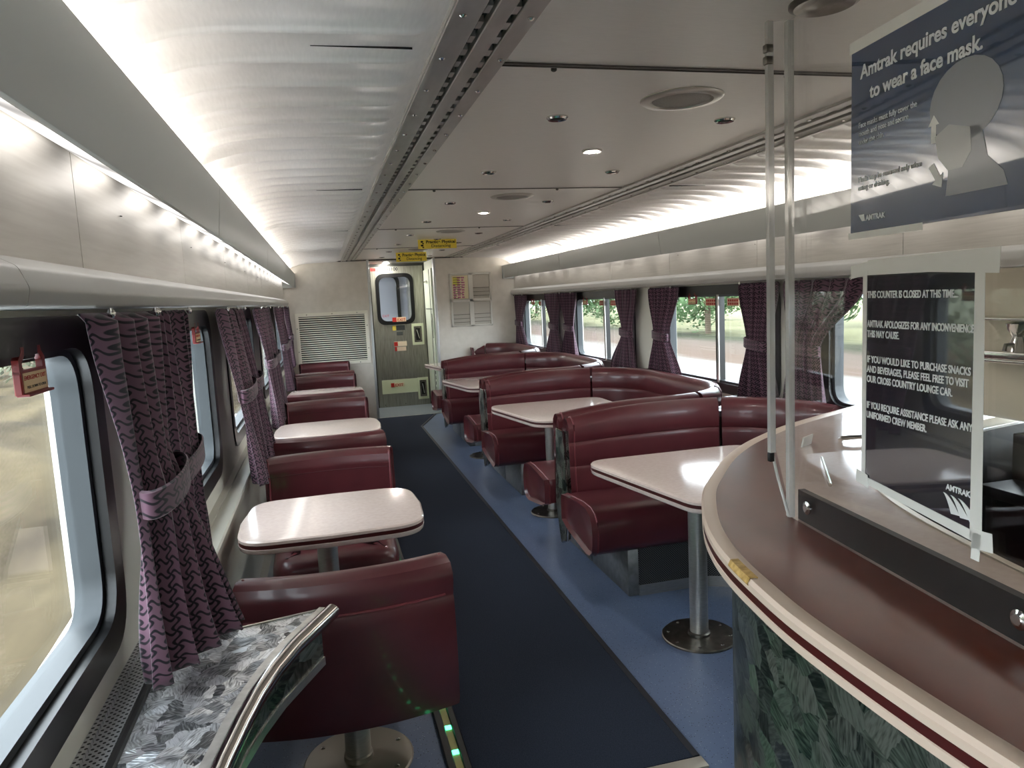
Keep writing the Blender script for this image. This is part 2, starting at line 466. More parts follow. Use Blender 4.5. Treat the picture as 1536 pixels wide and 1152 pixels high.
# refine the curve
prof = []
for (a, c) in zip(prof0, prof0[1:]):
    prof += [a, ((a[0]+c[0])/2, (a[1]+c[1])/2)]
prof.append(prof0[-1])
pn = []
for i in range(len(prof)):
    a, c = prof[max(i-1, 0)], prof[min(i+1, len(prof)-1)]
    t = Vector((c[0]-a[0], c[1]-a[1])).normalized(); pn.append((t.y, -t.x))
RP = .1865
for s in (-1, 1):
    b = BM(); rs = []
    y = 1.582-RP*21; yl = []
    while y < BK-.03:
        for d, h in ((-.0125, 0), (-.008, .55), (-.003, 1), (.003, 1), (.008, .55), (.0125, 0)): yl.append((y+d, h))
        y += RP
    yl = [(Y0, 0)]+[q for q in yl if q[0] > Y0+.01]+[(BK+.005, 0)]
    for yy, h in yl:
        r = []
        for (x, z), (nx, nz) in zip(prof, pn):
            am = .0125*h*max(0., min(1., (.262-x)/.03))
            r.append((X(s, x+nx*am), yy, z+nz*am))
        rs.append(r)
    rings(b, rs, close=False)
    o = struct('ceiling_cove_'+SN[s], b, covem, smooth=60)
    b = BM()
    for k in range(-2, 4):
        yy = 1.688+2.05*k
        box(b, min(X(s, .02), X(s, .24)), max(X(s, .02), X(s, .24)), yy, yy+.0018, 2.1045, 2.109)
    struct('panel_joint', b, darkm, o)
    # slotted aluminium rail between cove and centre ceiling
    b = BM()
    for xa, xb, z0 in ((.285, .352, 2.104), (.374, .412, 2.106), (.430, .475, 2.110)):
        box(b, min(X(s, xa), X(s, xb)), max(X(s, xa), X(s, xb)), Y0, BK, z0, 2.15, .002, 1)
    box(b, min(X(s, .29), X(s, .30)), max(X(s, .29), X(s, .30)), Y0, BK, 2.098, 2.11)
    rl = struct('trim_8' if s < 0 else 'trim_9', b, railm)
    b = BM(); box(b, min(X(s, .352), X(s, .43)), max(X(s, .352), X(s, .43)), Y0, BK, 2.125, 2.15); struct('slot', b, darkm, rl)
    b = BM()
    y = -.6
    while y < BK-.1:
        for xx in (.315, .455): lathe(b, [(.008, 0), (.008, -.003), (.004, -.006)], (X(s, xx), y, 2.106), 10)
        y += .26
    struct('rail_screw', b, chrome, rl)
    b = BM()
    y = Y0+.02
    while y < BK-.05:
        for xx in (.363, .421): box(b, X(s, xx)-.006, X(s, xx)+.006, y, y+.04, 2.112, 2.126)
        y += .085
    struct('rail_clip', b, railm, rl)

# far bulkhead with the doorway
b = BM()
box(b, -.6, .63, BK, BK+.1, 0, 2.17); box(b, 1.50, 2.74, BK, BK+.1, 0, 2.17); box(b, .63, 1.50, BK, BK+.1, 2.108, 2.17)
wb = struct('wall_back', b, wallm)
b = BM(); box(b, -.6, 2.74, BK-.004, BK, 2.1, 2.112); 
struct('trim_10', b, darkm)
b = BM()
for xa in (.612, 1.488): box(b, xa, xa+.03, BK-.012, BK+.1, 0, 2.112, .006)
struct('trim_11', b, mat('door_jamb_metal', (206, 208, 208), .3, .3))
b = BM(); box(b, .64, 1.49, BK-.03, BK+.02, 0, .005); struct('trim_12', b, steel)
b = BM(); box(b, -.6, 2.74, Y0-.08, Y0, 0, 2.2); struct('wall_front', b, wallm)
# passage behind the doorway
b = BM(); box(b, .58, .628, BK+.1, 10.8, 0, 2.11); struct('wall_passage', b, wallm); b = BM(); box(b, 1.502, 1.55, BK+.1, 10.8, 0, 2.11); struct('wall_passage', b, mat('passage_wall', (196, 200, 186), .45))
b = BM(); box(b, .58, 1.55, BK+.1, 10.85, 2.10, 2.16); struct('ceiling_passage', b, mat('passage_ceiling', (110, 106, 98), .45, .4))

# ------------------------------------------------------------------ windows with gasket, frame, glass, mullion
def ringmesh(b, outer, inner, pl, side, x0, x1):
    """flat ring between two (y,z) loops of equal count, extruded from x0 to x1 (left-hand x)"""
    n = len(outer)
    vo0 = [b.verts.new((X(side, x0), *p)) for p in outer]; vi0 = [b.verts.new((X(side, x0), *p)) for p in inner]
    vo1 = [b.verts.new((X(side, x1), *p)) for p in outer]; vi1 = [b.verts.new((X(side, x1), *p)) for p in inner]
    for i in range(n):
        j = (i+1) % n
        b.faces.new((vo0[i], vo0[j], vi0[j], vi0[i])); b.faces.new((vo1[i], vi1[i], vi1[j], vo1[j]))
        b.faces.new((vi0[i], vi0[j], vi1[j], vi1[i])); b.faces.new((vo0[i], vo1[i], vo1[j], vo0[j]))
def rrect(y0, y1, z0, z1, r, n=7): return roundpoly([(y0, z0), (y1, z0), (y1, z1), (y0, z1)], r, n)

wi = 0
for s in (-1, 1):
    for (ya, yb) in WIN[s]:
        wi += 1
        t = bpy.data.objects.new('window_%d' % wi, None); COL.objects.link(t); t['kind'] = 'structure'; t.location = (X(s, -.5), (ya+yb)/2, WZ0)
        def fin(n, bb, m):
            o = finish(n, bb, m, None); o.parent = t; o.matrix_parent_inverse = Matrix.Translation(-Vector(t.location)); return o
        b = BM(); ringmesh(b, rrect(ya-.03, yb+.03, WZ0-.03, WZ1+.02, .13), rrect(ya+.035, yb-.035, WZ0+.035, WZ1-.045, .11), None, s, -.492, -.53); fin('gasket', b, gaskm)
        b = BM(); ringmesh(b, rrect(ya+.03, yb-.03, WZ0+.03, WZ1-.04, .115), rrect(ya+.055, yb-.055, WZ0+.05, WZ1-.06, .09), None, s, -.515, -.57); fin('window_frame', b, greyfr)
        b = BM(); box(b, min(X(s, -.553), X(s, -.557)), max(X(s, -.553), X(s, -.557)), ya+.05, yb-.05, WZ0+.045, WZ1-.055); fin('pane', b, glassm)
        if s > 0 and ya > 3:
            ym = ya+.72
            b = BM(); box(b, min(X(s, -.512), X(s, -.56)), max(X(s, -.512), X(s, -.56)), ym-.02, ym+.02, WZ0+.045, WZ1-.055); fin('mullion', b, gaskm)
            b = BM(); box(b, min(X(s, -.505), X(s, -.513)), max(X(s, -.505), X(s, -.513)), ym-.028, ym-.008, WZ0+.03, WZ1-.04); fin('mullion_strip', b, steel)
        b = BM(); box(b, min(X(s, -.497), X(s, -.51)), max(X(s, -.497), X(s, -.51)), ya+.1, yb-.1, WZ1-.038, WZ1-.012, .003); fin('head_bar', b, greyfr)
        if s > 0 and ya > 1.5:
            b = BM()
            for q in ((ya+.5, ya+.65), (ya+.79, ya+.94)): box(b, X(s, -.552)-.002, X(s, -.552), q[0], q[1], WZ1-.125, WZ1-.072)
            st = fin('warning_sticker', b, mat('sticker_cream', (226, 190, 160), .5))
            b = BM()
            for q in (ya+.51, ya+.8):
                for r in range(2):
                    for c in range(5): box(b, X(s, -.5495)-.003, X(s, -.5495)-.0025, q+c*.026, q+c*.026+.018, WZ1-.118+r*.022, WZ1-.104+r*.022)
            fin('sticker_print', b, redink)

# red emergency handles hanging at the window heads
def handle_proto():
    t = thing('emergency_handle', 'x', 'emergency handle')
    b = BM()
    sec = [(-.055, .0), (-.04, -.0), (-.04, -.018), (-.022, -.036), (.022, -.036), (.04, -.018), (.04, 0), (.055, 0), (.055, -.022), (.04, -.042), (.062, -.05), (.062, -.098), (-.062, -.098), (-.062, -.05), (-.04, -.042), (-.055, -.022)]
    sec = [(-.052, .0), (-.034, .0), (-.034, -.016), (-.02, -.03)]
    for sg in (-1, 1):
        out = [(sg*.05, .0), (sg*.034, .0), (sg*.034, -.018), (sg*.05, -.034), (sg*.05, -.06), (sg*.066, -.06), (sg*.066, -.028), (sg*.05, -.012)]
        rings(b, [[(x, p[0], p[1]) for p in out] for x in (-.006, .006)])
    box(b, -.007, .007, -.066, .066, -.108, -.052, .002, 1)
    box(b, -.004, .018, -.066, .062, -.110, -.104, .001, 1)
    finish('grip', b, redm, t)
    b = BM(); box(b, .0072, .0082, -.058, .058, -.102, -.058); pl = finish('label_plate', b, mat('handle_label', (224, 196, 150), .5), t)
    text('EMERGENCY EXIT', redink, pl, (.0084, -.056, -.074), .0135, (PI/2, 0, PI/2), 'LEFT', .0002)
    text('PULL DOWN TO OPEN', inkm, pl, (.0084, -.045, -.094), .009, (PI/2, 0, PI/2))
    b = BM(); box(b, -.012, .004, -.03, .03, -.03, .004, .006, 2); finish('bracket', b, blackm, t)
    return t
hp0 = handle_proto(); hp0.scale = (.9, .9, .75)
hp0.location = (-.497, 1.425, WZ1-.03); hp0['label'] = 'red emergency window handle beside the big patterned curtain, lettered EMERGENCY EXIT'; hp0['group'] = 'red emergency window handles'
hl = dup(hp0, (-.497, 3.16, WZ1-.03), 0, 'x')
hl['label'] = 'small red emergency handle in the narrow window gap between first and second curtain pairs'
for k, (yy, lb) in enumerate([(2.95, 'red emergency handle hanging beside the closed counter sign, behind clear screen'),
                              (4.86, 'red emergency handle beside the tied curtain above the big booth'),
                              (7.12, 'red emergency handle in the window with two stickers near the mid booth'),
                              (6.0, 'red emergency handle half hidden by the curtain beside the cream pillar'),
                              (9.05, 'tiny red emergency handle in the window closest to the notice rack')]):
    dup(hp0, (X(1, -.497), yy, WZ1-.03), PI, lb)

# ------------------------------------------------------------------ light fixtures along both sides
def fixture(s, ya, yb, label, grp):
    t = thing('cove_light_fixture', label, 'light fixture', (X(s, -.33), ya, 1.80), 0, grp)
    def f(n, bb, m):
        o = finish(n, bb, m); o.parent = t; o.matrix_parent_inverse = Matrix.Translation(-Vector(t.location)); return o
    def ext(bb, sec, y0, y1): rings(bb, [[(X(s, p[0]), yy, p[1]) for p in sec] for yy in (y0, y1)])
    b = BM(); ext(b, roundpoly([(-.318, 1.797), (-.300, 1.968), (-.304, 1.972), (-.318, 1.968), (-.334, 1.812), (-.345, 1.818), (-.345, 1.81)][::1], .003, 2), ya+.004, yb-.004); f('fascia', b, fasciam)
    b = BM(); ext(b, [(-.322, 1.800), (-.358, 1.826), (-.360, 1.834), (-.33, 1.82)], ya, yb); f('reflector_strip', b, reflm)
    b = BM(); ext(b, [(-.358, 1.826), (-.40, 1.843), (-.452, 1.872), (-.452, 1.878), (-.40, 1.850), (-.358, 1.832)], ya+.01, yb-.01); f('diffuser', b, diffm)
    b = BM(); ext(b, [(-.345, 1.84), (-.46, 1.885), (-.46, 1.889), (-.345, 1.845)], ya, yb); f('tray', b, reflm)
    b = BM(); tube(b, [(X(s, -.362), ya+.06, 1.942), (X(s, -.362), yb-.06, 1.942)], .012, 10); f('lamp_tube', b, tubem)
    for yy in (ya+.03, yb-.03):
        b = BM(); box(b, X(s, -.362)-.014, X(s, -.362)+.014, yy-.02, yy+.02, 1.846, 1.955); f('lamp_holder', b, whitem)
    if yb > BK-.1:
        b = BM(); box(b, min(X(s, -.465), X(s, -.298)), max(X(s, -.465), X(s, -.298)), BK-.035, BK-.002, 1.79, 1.968, .004); f('end_cap', b, fasciam)
    return t
for s in (-1, 1):
    js = [Y0, -1.97, .35, 2.68, 5.0, 7.35, 9.05, BK-.04]
    for k, (ya, yb) in enumerate(zip(js, js[1:])):
        side = 'over the swivel chair side' if s < 0 else 'over the booth side'
        nm = {0: 'end stub behind the counter', 1: 'run alongside the serving counter', 2: 'above the metal corner shelf' if s < 0 else 'run seen through the clear screen',
              3: 'second run from the counter', 4: 'third run from the counter', 5: 'fourth run from the counter', 6: 'short end run at the bulkhead'}[k]
        fixture(s, ya, yb, 'grey cove light fixture %s, %s' % (side, nm), 'cove light fixtures')

# ------------------------------------------------------------------ ceiling fittings
def downlight_proto(lit):
    t = thing('downlight', 'x', 'downlight')
    R = .036 if not lit else .043
    b = BM(); lathe(b, [(R, 0), (R, -.004), (R*.86, -.009), (R*.62, -.006), (R*.6, .0), (R*.6, -.001)], (0, 0, 0), 28); finish('trim_ring', b, chrome if not lit else mat('downlight_ring', (190, 188, 182), .3, .6), t)
    b = BM(); lathe(b, [(R*.58, -.0005), (R*.5, -.007), (R*.25, -.009)], (0, 0, 0), 20); finish('bulb', b, spotm if lit else darkm, t)
    return t
dl_dark = downlight_proto(False); dl_lit = downlight_proto(True)
used = {True: False, False: False}
def put_down(lit, x, y, label, group):
    p = dl_lit if lit else dl_dark
    if not used[lit]: used[lit] = True; p.location = (x, y, ZC); p['label'] = label; p['group'] = group; return p
    return dup(p, (x, y, ZC), 0, label, group)
for k in range(-1, 4):
    y0 = 2.33+2.045*k
    o_ = ['behind the camera', 'beside the big speaker', 'in second ceiling panel', 'in third ceiling panel', 'in last ceiling panel'][k+1]
    for dx, sd in ((.79, 'on slotted rail side'), (1.40, 'on booth side')):
        put_down(False, dx, y0, 'small unlit chrome downlight %s %s' % (o_, sd), 'unlit ceiling downlights')
        put_down(False, dx, y0+1.01, 'small unlit downlight beyond the centre one, %s, %s' % (o_.replace('beside the big speaker', 'in speaker panel'), sd), 'unlit ceiling downlights')
    if y0+.52 > -1: put_down(k in (0, 1), 1.11, y0+.52, ('lit' if k in (0, 1) else 'unlit')+' downlight on the ceiling centre line %s' % o_, 'centre line downlights') if k in (0, 1) else put_down(False, 1.11, y0+.52, 'unlit downlight on the ceiling centre line %s' % o_, 'centre line downlights')
    # round loudspeaker grille
for k in range(4):
    t = thing('ceiling_speaker', 'round ceiling loudspeaker grille, the %s counted from the serving counter' % ORD[k], 'speaker', (1.107, 2.085+2.045*k, ZC), 0, 'round ceiling speakers')
    b = BM(); lathe(b, [(.125, 0), (.125, -.003), (.118, -.008), (.095, -.010), (.09, -.004), (.09, -.002)], (0, 0, 0), 48); finish('ring', b, mat('speaker_ring', (188, 184, 176), .3, .5), t)
    b = BM(); lathe(b, [(.089, -.001), (.087, -.006), (.04, -.008)], (0, 0, 0), 40); finish('grille', b, noisy(mat('speaker_mesh', rough=.5, metal=.5), (128, 124, 116), (160, 156, 148), 500), t)
b = BM(); lathe(b, [(.07, 0), (.07, -.005), (.06, -.010), (.045, -.006), (.04, -.003)], (1.05, 1.36, ZC), 30)
props(finish('air_vent', b, darksteel), 'round metal ceiling vent above the clear screen by the post', 'vent')

def yellow_sign(loc, w, h, label):
    t = thing('distancing_sign', label, 'sign', loc, 0, 'yellow distancing signs')
    b = BM(); box(b, -w/2, w/2, -.004, .004, 0, h, .001, 1); finish('board', b, yellowm, t)
    text('Practice Physical', inkm, t, (w*.09, -.0045, h*.58), h*.44, align='CENTER', bold=.0012, fit=w*.76)
    text('Distancing', inkm, t, (w*.09, -.0045, h*.16), h*.42, align='CENTER', bold=.0003, fit=w*.50)
    b = BM()
    for (cx, cz, r) in ((-.40, .70, 30), (-.40, .30, 30)):
        for (dx, dz, rx, rz_) in ((0, .06, .035, .1), (.028, -.14, .025, .06)):
            pts = [(w*(cx+dx+rx*math.cos(a*PI/8)), h*(cz+dz+rz_*math.sin(a*PI/8))) for a in range(16)]
            rings(b, [[(p[0], yy, p[1]) for p in pts] for yy in (-.0048, -.0042)])
    finish('footprints', b, inkm, t)
    b = BM(); box(b, -w*.4, w*.4, -.003, .003, h, h+.012); finish('hanger', b, mat('clear_hanger', (200, 196, 180), .3), t)
yellow_sign((1.117, 7.0, 2.034), .37, .088, 'yellow Practice Physical Distancing sign hanging further from the exit door')
yellow_sign((1.058, 8.6, 2.006), .355, .105, 'yellow Practice Physical Distancing sign hanging just before the exit door')

# ------------------------------------------------------------------ end door
DY = 10.80
t = bpy.data.objects.new('door_1', None); COL.objects.link(t); t.location = (1.1, DY, 0); t['kind'] = 'structure'
def fin(n, bb, m, par=None):
    o = finish(n, bb, m); o.parent = par or t
    if par is None: o.matrix_parent_inverse = Matrix.Translation(-Vector(t.location))
    return o
steeldoor = noisy(mat('door_steel', rough=.34, metal=.85), (150, 150, 138), (172, 172, 160), 14, (6, 1, .4))
def ringY(b, outer, inner, y0, y1):
    n = len(outer)
    A = [[b.verts.new((p[0], y, p[1])) for p in L_] for y in (y0, y1) for L_ in (outer, inner)]
    o0, i0, o1, i1 = A
    for i in range(n):
        j = (i+1) % n
        for q in ((o0, i0), (i0, i1), (i1, o1), (o1, o0)): b.faces.new((q[0][i], q[0][j], q[1][j], q[1][i]))
wx0, wx1, wz0, wz1 = .80, 1.31, 1.235, 1.94
b = BM()
for r in ((.72, wx0+.03, 0, 2.1), (wx1-.03, 1.475, 0, 2.1), (wx0+.03, wx1-.03, 0, wz0+.03), (wx0+.03, wx1-.03, wz1-.03, 2.1)): box(b, r[0], r[1], DY, DY+.04, r[2], r[3])
fin('door_leaf', b, steeldoor)
b = BM(); box(b, .628, .72, DY-.01, DY+.05, 0, 2.1); box(b, 1.475, 1.502, DY-.01, DY+.05, 0, 2.1); box(b, .628, 1.502, DY-.012, DY+.05, 2.06, 2.1); fin('door_frame', b, mat('door_frame_dark', (58, 58, 54), .4, .5))
b = BM(); ringY(b, rrect(wx0-.02, wx1+.02, wz0-.02, wz1+.02, .13), rrect(wx0+.03, wx1-.03, wz0+.035, wz1-.035, .11), DY-.012, DY+.03); fin('door_gasket', b, gaskm)
b = BM(); box(b, wx0, wx1, DY+.012, DY+.016, wz0, wz1); fin('door_pane', b, glassm)
b = BM(); box(b, .775, 1.44, DY-.004, DY, .20, .405); fin('glow_plate', b, exitm)
for (xa, xb, za, zb, nm) in ((1.265, 1.44, .90, 1.215, 'handle_surround'), (1.30, 1.46, .085, .41, 'handle_surround')):
    b = BM(); box(b, xa, xb, DY-.008, DY, za, zb, .002, 1); p = fin(nm, b, exitm)
    b = BM(); box(b, xa+.03, xb-.03, DY-.010, DY-.008, za+.04, zb-.04); fin('recess_plate', b, darksteel, p)
    b = BM(); box(b, xa+.055, xb-.055, DY-.014, DY-.010, za+.07, zb-.07); fin('latch_handle', b, blackm, p)
    b = BM(); tube(b, [(xa+.07, DY-.02, zb-.09), (xb-.07, DY-.02, za+.09)], .008, 8); fin('latch_lever', b, chrome, p)
def plate(name, x0, x1, z0, z1, m, y=DY-.004):
    b = BM(); box(b, x0, x1, y, y+.003, z0, z1); return fin(name, b, m)
def dtext(body, m, x, z, size, bold=.0006, y=DY-.0055, sx=1.):
    o = text(body, m, t, (x-1.1, y-DY, z), size, bold=bold, sx=sx); return o
plate('exit_label', .725, .80, 2.0, 2.045, redink); dtext('EXIT', redink, .808, 2.0, .062, .0014); dtext('33100', inkm, .95, 2.0, .066, .0014)
plate('exit_label', .99, 1.19, 1.255, 1.32, mat('exit_label_cream', (232, 206, 170), .5), DY-.014); plate('exit_symbol', .99, 1.05, 1.255, 1.32, redink, DY-.016); dtext('EXIT', redink, 1.06, 1.265, .06, y=DY-.0165)
dtext('EXIT', redink, .85, 1.33, .05, 0, DY-.002)
plate('exit_label', .905, 1.10, .295, .355, mat('exit_label_cream2', (226, 214, 180), .5), DY-.007); plate('exit_symbol', .905, .955, .295, .355, redink, DY-.009); dtext('EXIT', redink, .965, .303, .058, y=DY-.0095)
plate('warning_label', .985, 1.035, 1.13, 1.2, mat('label_yellow', (206, 186, 70), .5)); plate('notice_plate', 1.04, 1.165, 1.13, 1.2, mat('notice_plate_black', (52, 54, 54), .4)); plate('notice_plate', 1.04, 1.13, 1.055, 1.105, mat('notice_plate_grey', (70, 74, 72), .4))
plate('warning_label', .99, 1.18, .895, .965, mat('label_cream', (226, 210, 186), .5)); plate('warning_symbol', .992, 1.045, .90, .96, redink, DY-.006)
plate('warning_label', 1.0, 1.165, .825, .885, mat('label_cream3', (222, 200, 180), .5)); plate('warning_symbol', 1.0, 1.03, .825, .885, redink, DY-.006)
for q in ((.915, .90), (.955, .80)): pass
for i in range(2): plate('fixing', .80+i*.3, .81+i*.3, .03, .04, darkm)
# next car's end seen through the door glass
b = BM(); box(b, .4, 1.8, 11.55, 11.6, 0, 2.2); struct('wall_beyond', b, mat('beyond_grey', (150, 152, 160), .4))
b = BM(); ringY(b, rrect(.62, 1.2, 1.1, 1.98, .14), rrect(.67, 1.15, 1.15, 1.93, .11), 11.5, 11.55); struct('window_20', b, gaskm)
b = BM(); box(b, 1.3, 1.36, 11.3, 11.5, 0, 2.2); struct('trim_20', b, steel)
# cabinet face on the passage wall
t2 = thing('passage_cabinet', 'pale wall cabinet with dark slots lining the passage beside the steel end door', 'cabinet', (1.5, 10.3, 0))
def f2(n, bb, m):
    o = finish(n, bb, m); o.parent = t2; o.matrix_parent_inverse = Matrix.Translation(-Vector(t2.location)); return o
b = BM(); box(b, 1.475, 1.502, BK+.16, 10.72, .05, 1.98, .003); f2('body', b, mat('cabinet_pale', (196, 204, 186), .4))
b = BM(); box(b, 1.470, 1.476, 10.15, 10.165, .06, 1.97); box(b, 1.470, 1.476, BK+.2, 10.6, 1.42, 1.43); box(b, 1.468, 1.476, BK+.24, 10.06, 1.02, 1.36); f2('dark_panel', b, darkm)
b = BM()
for k in range(6): box(b, 1.468, 1.476, BK+.22, 10.05, .22+k*.075, .265+k*.075)
f2('louvre', b, darkm)
b = BM(); lathe(b, [(.012, 0), (.012, .03)], (1.462, 10.4, 1.80), 12); box(b, 1.44, 1.476, 10.3, 10.5, 1.80, 1.815); f2('lock', b, chrome)
b = BM(); lathe(b, [(.04, 0), (.04, -.006), (.03, -.008)], (.93, 10.55, 2.10), 24)
props(finish('passage_downlight', b, spotm), 'lit downlight in the passage ceiling above the exit door lettering', 'downlight')

# ------------------------------------------------------------------ bulkhead fittings
t = thing('vent_grille', 'large cream louvred vent grille on the bulkhead behind the swivel chairs', 'vent', (.117, BK, 1.1))
def fg(n, bb, m, t=t):
    o = finish(n, bb, m); o.parent = t; o.matrix_parent_inverse = Matrix.Translation(-Vector(t.location)); return o
gx0, gx1, gz0, gz1 = -.345, .585, .76, 1.455
b = BM(); F = .045
for r in ((gx0, gx1, gz0, gz0+F), (gx0, gx1, gz1-F, gz1), (gx0, gx0+F, gz0+F, gz1-F), (gx1-F, gx1, gz0+F, gz1-F)): box(b, r[0], r[1], BK-.014, BK, r[2], r[3], .002, 1)
crm = mat('grille_cream', (236, 231, 216), .4); fg('grille_frame', b, crm)
b = BM(); ns = 22
for k in range(ns):
    z = gz0+F+(k+.5)*(gz1-gz0-2*F)/ns
    rings(b, [[(x, BK-.013, z-.005), (x, BK-.012, z-.007), (x, BK-.002, z+.002), (x, BK-.003, z+.005)] for x in (gx0+F, gx1-F)])
fg('slats', b, crm)
b = BM(); box(b, gx0+F, gx1-F, BK-.0015, BK-.0005, gz0+F, gz1-F); fg('dark_void', b, darkm)
b = BM()
for x, z in [(gx0+.02, gz0+.2), (gx0+.02, gz0+.5), (gx1-.02, gz0+.2), (gx1-.02, gz0+.5)]+[(gx0+.15+.32*k, zz) for k in range(3) for zz in (gz0+.02, gz1-.02)]:
    box(b, x-.006, x+.006, BK-.017, BK-.013, z-.006, z+.006, .002, 1)
fg('screws', b, darksteel)

t = thing('notice_rack', 'white four-pocket notice rack on the bulkhead beside the passage door', 'notice rack', (1.99, BK, 1.5))
rx0, rx1, rz0, rz1 = 1.70, 2.275, 1.165, 1.89; cx = (rx0+rx1)/2; cz = 1.52
rk = mat('rack_frame', (206, 202, 192), .35, .2)
b = BM(); W_ = .028
for r in ((rx0, rx1, rz1-W_, rz1), (rx0, rx1, rz0, rz0+W_*.8), (rx0, rx0+W_, rz0, rz1), (rx1-W_, rx1, rz0, rz1), (cx-.03, cx+.03, rz0, rz1), (rx0, rx1, cz-.02, cz+.02)): box(b, r[0], r[1], BK-.022, BK, r[2], r[3], .003, 1)
fg('rack_frame', b, rk, t)
b = BM(); box(b, rx0+.02, rx1-.02, BK-.004, BK, rz0+.02, rz1-.02); fg('back_panel', b, mat('rack_back', (186, 180, 168), .4, .2), t)
b = BM()
for (xa, xb, za) in ((rx0+W_, cx-.03, rz0), (cx+.03, rx1-W_, rz0), (cx+.03, rx1-W_, cz)):
    for q in (.06, .11, .165): tube(b, [(xa, BK-.014, za+q), (xb, BK-.014, za+q)], .004, 6)
fg('wire', b, mat('rack_wire', (120, 116, 108), .4, .6), t)
t = thing('poster', 'small yellow and pink leaflet in the upper pocket of the notice rack', 'poster', (1.83, BK-.009, 1.71))
b = BM(); box(b, rx0+.032, cx-.033, BK-.010, BK-.007, cz+.024, rz1-.032); fg('sheet', b, mat('leaflet_cream', (226, 214, 176), .5), t)
b = BM(); box(b, rx0+.045, rx0+.13, BK-.012, BK-.009, cz+.2, rz1-.05); fg('yellow_block', b, mat('leaflet_yellow', (216, 204, 90), .5), t)
b = BM(); rnd = random.Random(3)
for r in range(9):
    for c in range(3):
        if r > 5 and c == 0: continue
        x0 = rx0+.045+c*.058; z0 = cz+.035+r*.033
        if x0+.05 < cx-.035: box(b, x0, x0+.03+rnd.random()*.02, BK-.0125, BK-.0105, z0, z0+.02)
fg('picture_blocks', b, mat('leaflet_pink', (186, 110, 140), .5), t)
b = BM()
for r in range(10):
    z0 = cz+.03+r*.031; box(b, rx0+.05, rx0+.09+rnd.random()*.1, BK-.0132, BK-.0115, z0, z0+.006)
fg('print_lines', b, inkm, t)

# ------------------------------------------------------------------ curtains
def curtain(s, top, tie, bot, zb, zt=1.557, ztie=None, label='', folds=7, seed=0, drift=None, amp=.022, xin=-.435, band=True, grp='patterned window curtains'):
    """top/tie/bot: (y0,y1); drift(u,v)-> extra room-ward x"""
    rnd = random.Random(seed); ph = rnd.random()*6
    ztie = ztie or (zt+zb)/2-.05
    NV, NU = 46, 110
    t = thing('curtain', label, 'curtain', (X(s, xin), (tie[0]+tie[1])/2, zb), 0, grp)
    loc = Vector(t.location)
    b = BM(); uvl = b.loops.layers.uv.new('UVMap')
    g = []; width = max(top[1]-top[0], bot[1]-bot[0])*1.9
    vt = (zt-ztie)/(zt-zb)
    def sm(x): x = max(0, min(1, x)); return x*x*(3-2*x)
    def pos(u, v):
        if v < vt: q = sm(v/vt)**1.1; a = top[0]+(tie[0]-top[0])*q; c = top[1]+(tie[1]-top[1])*q; tightness = q
        else: q = sm((v-vt)/(1-vt))**.8; a = tie[0]+(bot[0]-tie[0])*q; c = tie[1]+(bot[1]-tie[1])*q; tightness = 1-q
        w = (c-a)
        am = amp*(1.0-.55*tightness)*(.7+.3*v)
        th = 2*PI*folds*u+ph+.6*math.sin(3*v+ph)
        wob = am*(math.sin(th)+.25*math.sin(2*th+1.3+ph)+.3*math.sin(.5*th+ph))
        yy = a+w*(u+.022*math.sin(2*th)/folds*3)
        xx = xin+wob+.03*math.sin(PI*u)*tightness
        if drift: xx += drift(u, v)
        z = zt-(zt-zb)*v + (.006*math.sin(th+1) if v > .97 else 0)
        if v < .02: xx = xin+.5*wob
        return (X(s, xx)-loc.x, yy-loc.y, z-loc.z)
    for j in range(NV+1):
        v = j/NV
        g.append([b.verts.new(pos(i/NU, v)) for i in range(NU+1)])
    jm = int(NV*.75); cum = [0.]
    for i in range(NU): cum.append(cum[-1]+(g[jm][i+1].co-g[jm][i].co).length)
    for j in range(NV):
        for i in range(NU):
            f = b.faces.new((g[j][i], g[j][i+1], g[j+1][i+1], g[j+1][i]))
            for lp, (uu, vv) in zip(f.loops, ((i, j), (i+1, j), (i+1, j+1), (i, j+1))):
                lp[uvl].uv = (cum[uu]*s*-1, (1-vv/NV)*(zt-zb))
    o = finish('cloth', b, curtm, t, smooth=180)
    md = o.modifiers.new('thickness', 'SOLIDIFY'); md.thickness = .003
    if band:
        b = BM(); uvl = b.loops.layers.uv.new('UVMap'); n = 40; R = []
        for j, dz in enumerate((.032, .028, -.028, -.032)):
            r = []
            for i in range(n):
                a = 2*PI*i/n
                cy = (tie[0]+tie[1])/2; hw = (tie[1]-tie[0])/2+.006
                k = 1 if j in (1, 2) else .93
                xo = xin+.03*.6+(drift(.5, vt) if drift else 0)
                xx = xo+(.012+amp)*math.cos(a)*k; yy = cy+hw*math.sin(a)*k
                r.append((X(s, xx)-loc.x, yy-loc.y, ztie+dz-loc.z+.012*math.sin(a)))
            R.append(r)
        vr = rings(b, R, cap=False)
        for f in b.faces:
            for lp in f.loops:
                c = lp.vert.co; lp[uvl].uv = (math.atan2(c.y, c.x)*.08, c.z)
        finish('tie_band', b, curtm, t)
    # brass glides at the head
    b = BM()
    for q in (.12, .9):
        yy = top[0]+(top[1]-top[0])*q; b = BM()
        lathe(b, [(.004, -.012), (.008, -.006), (.008, .0), (.004, .008)], (X(s, xin+.03)-loc.x, yy-loc.y, zt-loc.z), 10)
        finish('hook', b, chrome, t)
    return t
def dA(u, v):
    return (.02+.15*max(0, v-.42)/.58*(.1+u*1.0))
curtain(-1, (1.545, 2.06), (1.64, 1.96), (1.56, 1.86), .775, ztie=1.16, label='large mauve pinwheel-patterned curtain, tied, hanging onto the metal corner shelf', folds=4, seed=2, drift=dA, amp=.036)
